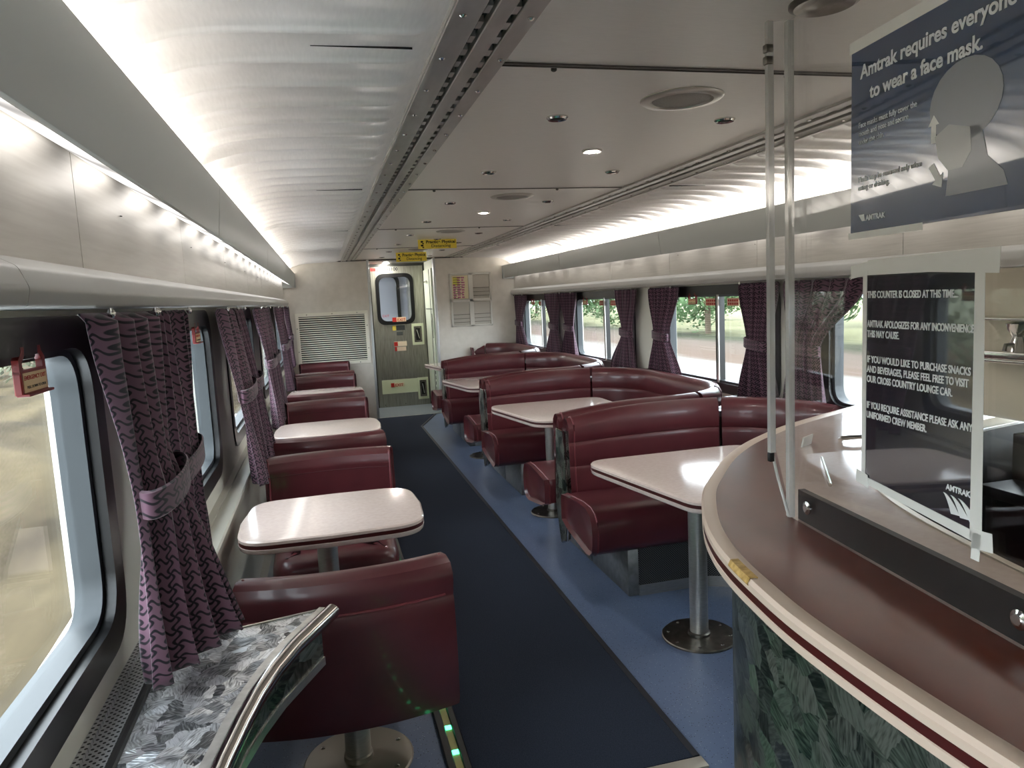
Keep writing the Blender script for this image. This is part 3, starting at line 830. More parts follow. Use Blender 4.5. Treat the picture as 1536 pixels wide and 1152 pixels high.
curtain(-1, (1.99, 2.58), (2.04, 2.50), (2.0, 2.56), .76, ztie=1.12, label='dark patterned curtain hanging just behind the large tied curtain at the corner shelf', folds=4, seed=5, xin=-.44, amp=.03)
grpL = [((3.42, 3.95), (3.44, 3.86), (3.46, 3.92), .735, 'patterned curtain tied beside the narrow window gap, by the white table closest to the shelf', 4, .10),
        ((3.84, 4.26), (3.92, 4.2), (3.8, 4.28), .76, 'patterned curtain just beyond the one beside the narrow window gap', 5, 0.10),
        ((5.25, 5.75), (5.3, 5.7), (5.28, 5.72), .70, 'patterned curtain with open slit beside the second white swivel-chair table', 5, .08),
        ((5.7, 6.3), (5.75, 6.25), (5.7, 6.3), .70, 'patterned curtain just beyond the slit one, at the second swivel-chair table', 5, .08),
        ((7.35, 7.95), (7.4, 7.9), (7.4, 7.95), .72, 'patterned curtain before the pair of seats at the third swivel-chair table', 5, .07),
        ((7.9, 8.4), (8.0, 8.3), (7.9, 8.4), .78, 'patterned curtain behind the third swivel-chair table', 5, .06),
        ((9.35, 9.76), (9.45, 9.72), (9.35, 9.76), .80, 'patterned curtain hanging against the bulkhead beside the louvred grille', 5, .02)]
for i, (tp, ti, bo, zb, lb, fo, dr) in enumerate(grpL):
    curtain(-1, tp, ti, bo, zb, ztie=1.17, label=lb, folds=fo, seed=20+i, drift=(lambda u, v, d=dr: d*v), xin=-.435, amp=.03)
grpR = [((3.02, 3.68), (3.36, 3.62), (3.33, 3.66), 'patterned curtain seen through the clear screen beside the closed counter sign'),
        ((3.74, 4.14), (3.82, 4.06), (3.75, 4.14), 'dark patterned curtain with tie band in front of the mullioned window by the clear screen'),
        ((4.98, 5.46), (5.14, 5.38), (4.95, 5.50), 'hourglass patterned curtain on the counter side of the cream pillar'),
        ((5.70, 6.18), (5.80, 6.05), (5.72, 6.34), 'hourglass patterned curtain on the bulkhead side of the cream pillar'),
        ((7.26, 7.74), (7.34, 7.6), (7.26, 7.74), 'patterned curtain with a slit, nearer the counter of the pair behind the third booth'),
        ((7.72, 8.32), (7.85, 8.15), (7.72, 8.36), 'dark patterned curtain, nearer the bulkhead of the pair behind the third booth'),
        ((9.18, 9.74), (9.4, 9.66), (9.15, 9.76), 'patterned curtain beside the notice rack in the bulkhead corner')]
for i, (tp, ti, bo, lb) in enumerate(grpR):
    curtain(1, tp, ti, bo, .815, ztie=1.18, label=lb, folds=5, seed=40+i, xin=-.44, amp=.026)

# ------------------------------------------------------------------ carpet and floor strip
b = BM(); rings(b, [[(x, y, z) for x, y in ((.365, 2.035), (1.075, 2.035), (1.075, 8.88), (1.385, BK-.05), (.36, BK-.05))] for z in (0, .008)])
ct = props(finish('aisle_carpet', b, navy, flat=True), 'dark navy carpet running down the aisle to the steel end door', 'carpet')
b = BM()
pts = [(1.085, 2.035), (1.085, 8.88), (1.395, BK-.05)]
sweep(b, pts, [(-.012, 0), (.012, 0), (.012, .010), (-.012, .010)]); finish('edge_binding', b, navyedge, ct)
b = BM(); box(b, .37, 1.10, 1.975, 2.03, 0, .01, .003); props(finish('threshold_strip', b, mat('threshold_metal', (190, 182, 168), .4, .4)), 'pale metal threshold strip at the counter end of the navy carpet', 'threshold strip')
t = thing('floor_light_strip', 'black floor path-marking strip with green lights beside the carpet edge', 'floor light', (.32, 0, 0))
b = BM(); box(b, .285, .312, .4, BK-.1, 0, .018, .003, 1); box(b, .338, .362, .4, BK-.1, 0, .018, .003, 1); box(b, .312, .338, .4, BK-.1, 0, .006)
finish('housing', b, blackm, t, loc=(-.32, 0, 0))
b = BM(); box(b, .3125, .3375, .4, BK-.1, .006, .010); finish('strip', b, ledbed, t, loc=(-.32, 0, 0))
for k in range(40):
    b = BM(); yy = .51+.15*k
    box(b, .314, .336, yy-.012, yy+.012, .010, .013, .001, 1); finish('green_light', b, greenled, t, loc=(-.32, 0, 0))

# ------------------------------------------------------------------ swivel chairs and their tables
def chair_proto():
    t = thing('swivel_chair', 'x', 'chair')
    # seat cushion
    out = roundpoly([(-.285, -.27), (.285, -.27), (.275, .27), (-.275, .27)], [.05, .05, .09, .09], 6)
    b = BM(); slab(b, out, [(-.06, .305), (-.02, .312), (0, .335), (.004, .37), (0, .405), (-.018, .432), (-.05, .446), (-.12, .455)]); finish('seat', b, leather, t)
    # backrest: bowed sheet with a fat rolled top
    def path(n=16, w=.295): return [(w-2*w*i/n, -.245-.042*(1-((w-2*w*i/n)/w)**2)) for i in range(n+1)]
    sec = [(-.055, .335), (-.012, .325), (.018, .34), (.028, .40), (.046, .60), (.058, .725), (.062, .757), (.052, .79), (.02, .812), (-.02, .815), (-.052, .80), (-.066, .77), (-.066, .74), (-.06, .70), (-.064, .69), (-.068, .60), (-.068, .50), (-.066, .42), (-.062, .36)]
    sec = [(-o, z) for o, z in sec]
    sec2 = []
    for i in range(len(sec)):
        a, c = sec[i], sec[(i+1) % len(sec)]; sec2 += [a, ((a[0]+c[0])/2, (a[1]+c[1])/2)]
    b = BM(); sweep(b, path(), sec2, er=.012); finish('backrest', b, leather, t)
    b = BM(); P = path(24)
    tube(b, [(x, y-.0635, .705) for x, y in P], .0045, 8); finish('piping', b, piping, t)
    b = BM(); tube(b, [(x*.985, y+.0575, .725) for x, y in P], .0022, 6); finish('seam', b, stitch, t)
    b = BM(); tube(b, [(x*.985, y+.0475, .60) for x, y in P], .0022, 6); finish('seam', b, stitch, t)
    for w in (.292, -.292):
        b = BM(); yb = -.247
        tube(b, [(w, yb-.026, .35), (w, yb-.045, .60), (w, yb-.058, .74), (w, yb-.05, .79), (w, yb, .812), (w, yb+.05, .795), (w, yb+.063, .75), (w, yb+.06, .60), (w, yb+.06, .45)], .005, 8); finish('piping', b, piping, t)
    b = BM(); box(b, -.16, .16, -.16, .16, .285, .312, .01); finish('seat_plate', b, darksteel, t)
    b = BM(); lathe(b, [(.043, .01), (.043, .29)], n=32); finish('pedestal', b, steel, t)
    b = BM(); lathe(b, [(.185, 0), (.185, .006), (.18, .010), (.05, .014), (.048, .03), (.044, .034)], n=48); bp = finish('base_plate', b, mat('chair_base_plate', (172, 166, 154), .35, .8), t)
    b = BM()
    for k in range(6): a = k*PI/3+.4; lathe(b, [(.009, .010), (.009, .014), (.004, .016)], (.15*math.cos(a), .15*math.sin(a), 0), 10)
    finish('bolt', b, chrome, bp)
    return t
ch = chair_proto()
LT = [2.93, 5.03, 7.13, 8.99]
names = ['closest to the metal shelf', 'second from the shelf', 'third from the shelf', 'closest to the bulkhead']
for i, y in enumerate(LT):
    fwd = 'burgundy swivel chair, back to the counter, at the white table %s' % names[i]
    bak = 'burgundy swivel chair facing the counter, at the white table %s' % names[i]
    d = .54 if i < 3 else .455
    if i == 0: ch.location = (.005, y-d, 0); ch['label'] = 'burgundy swivel chair on a steel pedestal beside the metal corner shelf, back turned'; ch['group'] = 'burgundy swivel chairs'
    else: dup(ch, (-.02, y-d, 0), 0, fwd)
    dup(ch, (-.02, y+d, 0), PI, bak)

for o in kids(ch):                                  # the chair at the shelf is set lower on its post and turned a little
    if o.name.split('.')[0] in ('seat', 'backrest', 'piping', 'seat_plate'): o.location.z = -.058; o.location.y = .06
ch.rotation_euler.z = .0
def table(name, label, outline, ped, loc, grp, z=.73, pr=.04, br=.165):
    t = thing(name, label, 'table', loc, 0, grp)
    b = BM(); slab(b, outline, [(-.02, z-.052), (-.004, z-.05), (0, z-.045), (.002, z-.032), (-.002, z-.03), (-.002, z-.018), (.002, z-.016), (.002, z-.006), (-.004, z-.0005), (-.012, z)]); finish('tabletop', b, cream, t)
    b = BM(); slab(b, outline, [(.000, z-.0315), (.0012, z-.030), (.0012, z-.018), (.000, z-.0165)]); finish('edge_stripe', b, stripe, t)
    b = BM(); lathe(b, [(pr, .012), (pr, z-.05)], (ped[0], ped[1], 0), 36); finish('pedestal', b, steel, t)
    b = BM(); lathe(b, [(.09, z-.062), (.09, z-.052)], (ped[0], ped[1], 0), 30); finish('mounting_plate', b, darksteel, t)
    b = BM(); lathe(b, [(br, 0), (br, .006), (br-.004, .010), (.05, .012), (.048, .022), (.041, .026)], (ped[0], ped[1], 0), 48); bp = finish('base_plate', b, darksteel, t)
    for k in range(8):
        a = k*PI/4+.3; b = BM(); lathe(b, [(.007, .010), (.007, .013), (.003, .015)], (ped[0]+(br-.03)*math.cos(a), ped[1]+(br-.03)*math.sin(a), 0), 8); finish('bolt', b, chrome, bp)
    return t
def dense(o, k=3):
    r = []
    for i in range(len(o)):
        a, c = o[i], o[(i+1) % len(o)]
        L_ = math.dist(a, c); m_ = max(1, int(L_/.05))
        for j in range(m_): r.append((a[0]+(c[0]-a[0])*j/m_, a[1]+(c[1]-a[1])*j/m_))
    return r
def uniq(o):
    r = []
    for p in o:
        if not r or math.dist(p, r[-1]) > .0015: r.append(p)
    if math.dist(r[0], r[-1]) < .0015: r.pop()
    return r
lo = uniq(dense(roundpoly([(-.335, -.285), (0, -.30), (.335, -.285), (.352, 0), (.335, .275), (0, .285), (-.315, .275), (-.345, 0)], [.13, .3, .13, .4, .15, .3, .12, .4], 8)))
lt0 = None
for i, y in enumerate(LT):
    lb = 'white rounded pedestal table between swivel chairs, %s' % names[i]
    if i == 0: lt0 = table('dining_table', lb, lo, (-.03, -.02), (-.022, y, 0), 'white swivel-chair tables')
    else: dup(lt0, (-.022, y, 0), 0, lb)

# ------------------------------------------------------------------ booths
def path_U(yc, half, xs, r, xw, mode):
    pts = []
    def arc(cx, cy, a0, a1, n=12): return [(cx+r*math.cos(a0+(a1-a0)*i/n), cy+r*math.sin(a0+(a1-a0)*i/n)) for i in range(n+1)]
    A1 = .36                                     # the straight cushions run a little way into the bend
    if mode == 'near': # straight near leg, from the aisle towards the wall
        return [(xs+(xw-r-xs)*i/10, yc-half) for i in range(10)]+arc(xw-r, yc-half+r, -PI/2, -PI/2+A1, 4)
    if mode == 'far':
        return arc(xw-r, yc+half-r, PI/2-A1, PI/2, 4)[:-1]+[(xw-r-(xw-r-xs)*i/10, yc+half) for i in range(11)]
    A2 = A1+.092
    return arc(xw-r, yc-half+r, -PI/2+A2, 0)+[(xw, yc-half+r+(2*half-2*r)*i/8) for i in range(1, 8)]+arc(xw-r, yc+half-r, 0, PI/2-A2)
BACK = [(.02, .40), (-.01, .43), (.0, .55), (.002, .60), (.007, .607), (.002, .614), (.0, .70), (.002, .745), (.007, .752), (.002, .76), (-.002, .83), (.005, .87), (.03, .905), (.055, .918), (.082, .908), (.100, .875), (.103, .83), (.096, .70), (.090, .55), (.088, .40)]
SEAT = [(-.47, .29), (-.48, .33), (-.485, .38), (-.475, .44), (-.45, .475), (-.40, .495), (-.30, .497), (-.15, .485), (-.02, .47), (-.01, .43), (-.01, .33), (-.1, .30), (-.25, .275), (-.38, .258), (-.43, .262)]
def flip(sec): return [(-o, z) for o, z in sec]
def densesec(sec):
    r = []
    for i in range(len(sec)):
        a, c = sec[i], sec[(i+1) % len(sec)]; r += [a, ((a[0]+c[0])/2, (a[1]+c[1])/2)]
    return r
HALF, XS, RR, XW = .885, 1.262, .50, 2.435
def booth(yc, label, near=True, far=True, curve=True, farx=None):
    t = thing('curved_booth', label, 'booth', (1.9, yc, 0), 0, 'burgundy U-shaped booths')
    loc = Vector(t.location)
    def f(n, bb, m, par=None):
        o = finish(n, bb, m, None, smooth=50); o.parent = par or t
        if par is None: o.matrix_parent_inverse = Matrix.Translation(-loc)
        return o
    sb, ss = densesec(flip(BACK)), densesec(flip(SEAT))
    legs = ([('near', (True, False))] if near else [])+([('far', (False, True))] if far else [])
    for mode, aisle in legs:
        xs = farx if (farx and mode == 'far') else XS
        P = path_U(yc, HALF, xs, RR, XW, mode)
        b = BM(); sweep(b, P, sb, er=.02, crown=(aisle[0], aisle[1], .045, .55)); bk = f('backrest', b, leather)
        P2 = path_U(yc, HALF, xs-.065, RR, XW, mode)
        b = BM(); sweep(b, P2, ss, er=.02); st = f('seat_cushion', b, leather)
        # piping round the aisle ends
        for sec, off, nm, par, fl in ((flip(BACK), .0, 'piping', bk, .045*.94), (flip(SEAT), -.065, 'piping', st, 0)):
            x = xs+off+.012; ysg = -1 if mode == 'near' else 1
            zc = sum(q[1] for q in sec)/len(sec); zm = max(q[1] for q in sec)
            pts = []
            for o_, z_ in sec+[sec[0]]:
                zz = z_-(fl*(z_-zc)/(zm-zc) if z_ > zc else 0)
                pts.append((x, yc+ysg*HALF+(-o_)*ysg*1.0, zz))
            b = BM(); tube(b, pts, .0045, 6); f(nm, b, piping, par)
    if curve:
        P = path_U(yc, HALF, XS, RR, XW, 'mid')
        if not near: P = [(XW, yc+.33)]+[p for p in P if p[1] > yc+.345]
        b = BM(); sweep(b, P, sb, er=.012); ck = f('corner_backrest', b, leather)
        b = BM(); sweep(b, P, ss, er=.012); f('corner_seat_cushion', b, leather)
        # stitched tucks over the top roll of the curve
        n = len(P)
        for q in (.18, .3, .42, .5, .58, .7, .82):
            b = BM(); i = int(q*(n-1)); p = Vector(P[i]); tn = (Vector(P[min(i+1, n-1)])-Vector(P[i-1])).normalized(); nn = Vector((tn.y, -tn.x))
            tube(b, [(*(p+nn*o_), z_) for o_, z_ in ((.056, .919), (.083, .909), (.101, .876), (.104, .83))], .003, 6)
            f('seam', b, stitch, ck)
    # plinth
    y0, y1 = yc-HALF, yc+HALF
    b = BM()
    if near: box(b, 1.40, 1.93, y0-.13, y0+.385, 0, .262, .002, 1)
    if far: box(b, (farx or 1.25)+.15, 2.2, y1-.385, y1+.13, 0, .262, .002, 1)
    if curve: box(b, 2.06, 2.52, y0 if near else yc+.34, y1, 0, .262)
    f('plinth', b, plinthm)
    b = BM(); r = .30
    def q(cx, cy, a0, a1): return [(cx+r*math.cos(a0+(a1-a0)*i/8), cy+r*math.sin(a0+(a1-a0)*i/8)) for i in range(9)]
    P = [(1.455, y1-.39), (1.74, y1-.39)]+[(1.74+.3*math.sin(i*PI/16), y1-.39-.3+.3*math.cos(i*PI/16)) for i in range(1, 9)]
    if near: P += [(1.74+.3*math.cos(i*PI/16), y0+.39+.3-.3*math.sin(i*PI/16)) for i in range(0, 9)]+[(1.455, y0+.39)]
    sweep(b, P, [(-.003, .055), (.003, .055), (.003, .255), (-.003, .255)]); f('vent_panel', b, ventm)
    b = BM(); sweep(b, P, [(-.006, .0), (.006, .0), (.006, .055), (-.006, .055)]); f('kick_strip', b, steel)
    return t
BC = [2.80, 4.85, 6.90, 8.95]
booth(BC[0], 'burgundy half booth facing the serving counter, partly behind the brown counter', near=False)
booth(BC[1], 'burgundy U-shaped booth just beyond the half booth at the counter')
booth(BC[2], 'burgundy U-shaped booth in the middle, third from the serving counter')
HB = booth(BC[3], 'burgundy U-shaped booth against the bulkhead under the notice rack', farx=1.95)

# end panels between back-to-back booths
def end_panel():
    t = thing('booth_end_panel', 'x', 'panel')
    b = BM(); box(b, 0, .8, -.03, .03, .26, .80, .004); finish('core', b, plinthm, t)
    b = BM(); out = [(-.10, .395), (-.045, .17), (.04, .13), (.11, .36), (.058, .79), (-.055, .79)]
    rings(b, [[(x, p[0], p[1]) for p in out] for x in (-.03, .0)]); finish('swirl_panel', b, swirlgreen, t)
    b = BM(); tube(b, [(-.02, .04, .13), (-.02, -.045, .165), (-.02, -.098, .39), (-.02, -.056, .793), (-.02, .059, .793), (-.02, .108, .36), (-.02, .04, .13)], .009, 8); finish('chrome_edge', b, chrome, t)
    return t
ep = end_panel()
for i in range(3):
    yy = (BC[i]+BC[i+1])/2
    lb = 'swirled dark metal end panel with chrome edge between the booth backs, %s from the counter' % ORD[i]
    if i == 0: ep.location = (1.262, yy, 0); ep['label'] = lb; ep['group'] = 'booth end panels'
    else: dup(ep, (1.262, yy, 0), 0, lb)
# corner shelves by the window between the curved backs
for i in range(3):
    yy = (BC[i]+BC[i+1])/2
    b = BM(); rings(b, [[(x, y, z) for x, y in ((2.10, yy-.012), (2.36, yy-.13), (2.52, yy-.42), (2.63, yy-.46), (2.63, yy+.46), (2.52, yy+.42), (2.36, yy+.13), (2.10, yy+.012))] for z in (.79, .822)])
    props(finish('corner_shelf', b, swirlsilver), 'bright swirled metal shelf under the window between curved booth backs, %s from the counter' % ORD[i], 'shelf', 'window corner shelves')

rt = uniq(dense(roundpoly([(-.345, .50), (-.19, -.37), (.55, -.37), (.55, .50)], [.11, .16, .12, .12], 8)))
rt0 = None
nmR = ['at the half booth by the serving counter', 'in the second booth from the counter', 'in the third booth from the counter', 'in the booth under the notice rack']
for i, y in enumerate(BC):
    lb = 'cream booth table with red edge stripe, %s' % nmR[i]
    if i == 0: table('booth_table', lb, uniq(dense(roundpoly([(-.345, .50), (-.19, -.37), (.0, -.355), (.55, .08), (.55, .50)], [.11, .16, .12, .12, .12], 8))), (0, 0), (1.52, y, 0), 'cream booth tables')
    elif i == 1: rt0 = table('booth_table', lb, rt, (0, 0), (1.50, y, 0), 'cream booth tables')
    else: dup(rt0, ([1.50, 1.46, 1.56][i-1], y, 0), 0, lb)

# ------------------------------------------------------------------ corner shelf unit at the window by the camera
t = thing('metal_corner_shelf', 'swirled silver metal corner shelf with curved chrome edge below the large curtain', 'shelf', (-.3, 1.3, 0))
loc = Vector(t.location)
def fs(n, bb, m, par=None):
    o = finish(n, bb, m, None); o.parent = par or t
    if par is None: o.matrix_parent_inverse = Matrix.Translation(-loc)
    return o
edge = [(-.042, 1.945), (-.085, 1.86), (-.135, 1.76), (-.175, 1.655), (-.205, 1.55), (-.225, 1.45), (-.245, 1.33), (-.262, 1.2), (-.28, 1.0), (-.29, .8)]
b = BM(); out = [(-.425, .8), (-.425, 1.86), (-.262, 1.895), (-.05, 1.94)]+edge[1:]
rings(b, [[(x, y, z) for x, y in out] for z in (.708, .742)]); fs('top', b, swirlsilver)
b = BM(); tube(b, [(-.425, 1.862, .742), (-.262, 1.897, .742), (-.05, 1.942, .742)], .004, 8); fs('back_trim', b, chrome)
b = BM(); tube(b, [(-.432, .8, .743), (-.432, 1.80, .743)], .010, 8); fs('wall_trim', b, blackm)
b = BM(); tube(b, [(x+.006, y, .730) for x, y in edge], .021, 14); fs('chrome_edge', b, chrome)
b = BM(); sweep(b, [(x-.012, y-.005) for x, y in edge], [(-.016, .742), (.016, .742), (.016, .746), (-.016, .746)]); fs('flat_trim', b, steel)
b = BM(); sweep(b, [(x-.03, y-.03) for x, y in edge], [(-.006, .60), (.006, .60), (.006, .71), (-.006, .71)]); fs('apron', b, swirlgreen)
b = BM(); sweep(b, [(x-.026, y-.03) for x, y in edge], [(-.008, .60), (.006, .60), (.006, .622), (-.008, .622)]); fs('apron_trim', b, steel)
b = BM(); box(b, -.34, -.30, 1.66, 1.70, 0, .70); fs('support_leg', b, steel)

# ------------------------------------------------------------------ serving counter
KS = .873
ZK = 1.0                                   # counter height
outer = [(.845, -.6), (.838, .2), (.832, .6), (.826, .85), (.828, 1.02), (.836, 1.16), (.856, 1.30), (.880, 1.43), (.915, 1.56), (.973, 1.71), (1.05, 1.86), (1.13, 1.995), (1.225, 2.12), (1.40, 2.33), (1.58, 2.50), (1.74, 2.62), (1.93, 2.745), (2.2, 2.88), (2.60, 3.06), (2.96, 3.22)]
outer = [(x*KS, y*KS) for x, y in outer]
def catmull(p, k=5):
    r = []
    for i in range(len(p)-1):
        p0, p1, p2, p3 = p[max(i-1, 0)], p[i], p[i+1], p[min(i+2, len(p)-1)]
        for j in range(k):
            u = j/k
            r.append(tuple(.5*((2*p1[a])+(-p0[a]+p2[a])*u+(2*p0[a]-5*p1[a]+4*p2[a]-p3[a])*u*u+(-p0[a]+3*p1[a]-3*p2[a]+p3[a])*u**3) for a in (0, 1)))
    return r+[p[-1]]
outc = catmull(outer)
P0 = Vector((1.183, 1.659))*KS; DA = Vector((-.120, -.9927)).normalized(); BF = Vector((1.722, 2.53))*KS
railend = P0+DA*1.97
t = thing('serving_counter', 'curved serving counter with brown bar top, cream edge and dark swirled metal front', 'counter', (1.4, 1.5, 0))
loc = Vector(t.location)
ib = min(range(len(outc)), key=lambda i: (Vector(outc[i])-BF-Vector((.09, .08))).length)
b = BM(); out = outc[:ib+1]+[tuple(BF), tuple(P0), tuple(railend)]
rings(b, [[(x, y, z) for x, y in out] for z in (ZK-.03, ZK)]); fs('bar_top', b, barbrown)
inner = catmull([(x*KS, y*KS) for x, y in [(2.97, 2.54), (2.5, 2.43), (2.2, 2.30), (1.86, 2.10), (1.66, 1.90), (1.545, 1.72), (1.46, 1.48), (1.385, 1.15), (1.33, .8), (1.28, .3), (1.25, -.6)]], 5)
b = BM(); out = [tuple(P0), tuple(BF)]+outc[ib:]+inner+[tuple(railend)]
rings(b, [[(x, y, z) for x, y in out] for z in (ZK-.03, ZK-.0005)]); fs('worktop', b, cream)
E_ = [(-.03, ZK-.066), (.012, ZK-.066), (.020, ZK-.060), (.021, ZK-.044), (.018, ZK-.042), (.018, ZK-.024), (.021, ZK-.022), (.022, ZK-.006), (.016, ZK+.003), (-.008, ZK+.003), (-.014, ZK+.0006), (-.03, ZK-.001)]
E_ = [(o*KS, ZK+(z-ZK)*KS) for o, z in E_]
b = BM(); sweep(b, outc, E_); ed = fs('edge_band', b, edgecream)
b = BM(); sweep(b, outc, [(.0150, ZK-.0370), (.0172, ZK-.0362), (.0172, ZK-.0214), (.0150, ZK-.0206)]); fs('edge_stripe', b, stripe, ed)
def inset(p, d):
    P = [Vector(q) for q in p]; r = []
    for i in range(len(P)):
        tn = (P[min(i+1, len(P)-1)]-P[max(i-1, 0)]).normalized(); r.append((P[i].x+tn.y*d, P[i].y-tn.x*d))
    return r
b = BM(); sweep(b, inset(outc, .055), [(-.02, .0), (.0, 0), (.0, ZK-.06), (-.02, ZK-.06)]); fs('front_panel', b, swirlgreen)
b = BM(); sweep(b, inner, [(-.008, ZK-.03), (.008, ZK-.03), (.008, ZK+.003), (-.008, ZK+.003)]); fs('worktop_edge', b, mat('worktop_edge_metal', (206, 198, 182), .3, .4))
b = BM(); sweep(b, inset(inner, -.03), [(-.01, 0), (.01, 0), (.01, ZK-.03), (-.01, ZK-.03)]); fs('inner_panel', b, mat('inner_black', (20, 20, 22), .4))
b = BM()
i0 = min(range(len(outc)), key=lambda i: abs(outc[i][1]-1.43*KS)); i1 = min(range(len(outc)), key=lambda i: abs(outc[i][1]-1.315*KS))
seg = outc[min(i0, i1):max(i0, i1)+1]
sweep(b, seg, [(.0, ZK+.002), (.0198, ZK-.010), (.0214, ZK-.007), (.016, ZK+.0045), (.0, ZK+.005)], er=.004); fs('worn_patch', b, brassm, ed)

# clear screen and its black base rail
t = thing('clear_screen', 'clear acrylic sneeze screen standing on the brown counter', 'screen', (P0.x, P0.y, ZK))
loc = Vector(t.location)
NA = Vector((-DA.y, DA.x))                 # pointing away from the camera side
if NA.x < 0: NA = -NA
def quadbox(b, a, c, n, th, z0, z1):
    a0, c0 = Vector(a), Vector(c); n = Vector(n)*th/2
    rings(b, [[(*(a0-n), z), (*(c0-n), z), (*(c0+n), z), (*(a0+n), z)] for z in (z0, z1)])
SL = 1.83
b = BM(); quadbox(b, P0, P0+DA*SL, NA, .006, ZK+.001, ZC-.006); fs('front_sheet', b, acrylm)
DB = (BF-P0).normalized(); NB = Vector((-DB.y, DB.x))
Q = P0+Vector((-.040, .019)); NQ = Vector((.022, .046)).normalized()
b = BM(); quadbox(b, P0, Q, NQ, .006, 1.157, ZC-.004); fs('return_sheet', b, acrylm)
b = BM(); quadbox(b, P0-DA*.014, P0+DA*.002, NA, .014, ZK+.001, ZC-.006); fs('corner_edge', b, acryledge)
b = BM(); quadbox(b, Q-Vector((.007, 0)), Q+Vector((.007, 0)), Vector((0, 1)), .012, 1.157, ZC-.004); fs('far_edge', b, acryledge)
b = BM(); tube(b, [(Q.x, Q.y, 1.16), ((Q.x*2+P0.x)/3, (Q.y*2+P0.y)/3, 1.09), (P0.x-.008, P0.y, ZK+.003)], .0035, 8); fs('edge_seal', b, acryledge)
b = BM(); quadbox(b, P0+DA*.014+NA*.016, P0+DA*SL+NA*.016, NA, .016, ZK+.0005, ZK+.071); fs('base_rail', b, blackpost)
for d in (.085, .75, 1.4):
    b = BM(); c = P0+DA*d*KS; pts = []
    for rr, off in ((.015, .0035), (.015, .006), (.009, .008), (.008, .0095)):
        ring = []
        for k in range(20):
            a = 2*PI*k/20; p = c-NA*off+DA*rr*math.cos(a)
            ring.append((p.x, p.y, ZK+.044+rr*math.sin(a)))
        pts.append(ring)
    rings(b, pts)
    fs('bolt', b, chrome)
for zz in (2.025, 2.05):
    b = BM(); box(b, Q.x-.012, Q.x+.006, Q.y-.008, Q.y+.008, zz, zz+.018, .003); fs('edge_clamp', b, darksteel)
b = BM(); box(b, Q.x-.008, Q.x+.004, Q.y-.006, Q.y+.006, 1.135, 1.157, .002); fs('foot_clamp', b, blackm)
b = BM(); c = P0+Vector((.10, .22)); tube(b, [(1.668*KS, 2.17*KS, ZK+.006), (1.466*KS, 1.866*KS, ZK+.006)], .0055, 8)
props(finish('steel_trim_bar', b, chrome), 'thin bright metal bar lying on the cream worktop behind the clear screen corner', 'bar')

# posters on the screen. plane coords: s along DA from P0, z
def scr(s_, z_, off=.0): p = P0+DA*s_*KS-NA*off; return Vector((p.x, p.y, H-(H-z_)*KS))
RZ = math.atan2(DA.y, DA.x)
def sheet(bm_, sl, sr, zb, zt, o0, o1, nx=1, curl=0., slopeT=0.):
    nx = max(nx, 1); fr = []; bk = []
    for i in range(nx+1):
        u = i/nx; s_ = sl+(sr-sl)*u; c = curl*(u**2)
        fr.append((scr(s_, zb, o0), scr(s_, zt+slopeT*(0), o0+c), scr(s_, zb, o1), scr(s_, zt, o1+c)))
    vs = [[bm_.verts.new(q) for q in f] for f in fr]
    for a, c in zip(vs, vs[1:]):
        bm_.faces.new((a[0], c[0], c[1], a[1])); bm_.faces.new((a[2], a[3], c[3], c[2])); bm_.faces.new((a[1], c[1], c[3], a[3])); bm_.faces.new((a[0], a[2], c[2], c[0]))
    bm_.faces.new((vs[0][0], vs[0][1], vs[0][3], vs[0][2])); bm_.faces.new((vs[-1][0], vs[-1][2], vs[-1][3], vs[-1][1]))
def poly(bm_, pts, o0, o1):
    rings(bm_, [[tuple(scr(p[0], p[1], o)) for p in pts] for o in (o0, o1)])
def stext(body, m, par, s_, z_, size, off, bold=0., sx=1., align='LEFT', tilt=0., fit=None):
    p = scr(s_, z_, off); size *= KS; fit = fit and fit*KS
    o = text(body, m, par, p-loc, size, (PI/2, tilt, RZ), align, bold, sx, fit=fit); return o

t = thing('mask_poster', 'dark blue poster reading Amtrak requires everyone to wear a face mask, taped on clear screen', 'poster', scr(.48, 1.65))
loc = Vector(t.location)
b = BM(); sheet(b, .270, .745, 1.647, 2.03, .005, .006, 10); fs('sheet', b, posterblue)
b = BM(); sheet(b, .262, .752, 2.028, 2.052, .0052, .0062); fs('white_margin', b, paperm); b = BM(); sheet(b, .262, .5, 1.636, 1.65, .0052, .0062); fs('white_margin', b, paperm)
stext('Amtrak requires everyone', whiteink, t, .303, 1.968, .038, .0066, .0008, fit=.405)
stext('to wear a face mask.', whiteink, t, .335, 1.921, .038, .0066, .0008, fit=.305)
stext('Face masks must fully cover the\nmouth and nose and secure\nunder the chin.', whiteink, t, .297, 1.868, .0165, .0066, 0, .86)
stext('Masks may be removed only when\neating or drinking.', whiteink, t, .297, 1.755, .0165, .0066, 0, .86)
stext('AMTRAK', whiteink, t, .325, 1.672, .016, .0066, .0003)
b = BM(); poly(b, [(.300, 1.686), (.318, 1.686), (.322, 1.672), (.312, 1.672)], .0062, .0068); fs('logo', b, whiteink); b = BM()
poly(b, [(.515, 1.748), (.528, 1.754), (.545, 1.728), (.552, 1.734), (.549, 1.708), (.525, 1.716), (.533, 1.722)], .0062, .0068); fs('arrow', b, whiteink); b = BM()
poly(b, [(.520, 1.79), (.532, 1.79), (.532, 1.822), (.54, 1.822), (.526, 1.84), (.512, 1.822), (.520, 1.822)], .0062, .0068)
fs('arrow', b, whiteink)
b = BM()
head = [(.60+.085*math.cos(a*PI/12), 1.848+.07*math.sin(a*PI/12)) for a in range(24)]
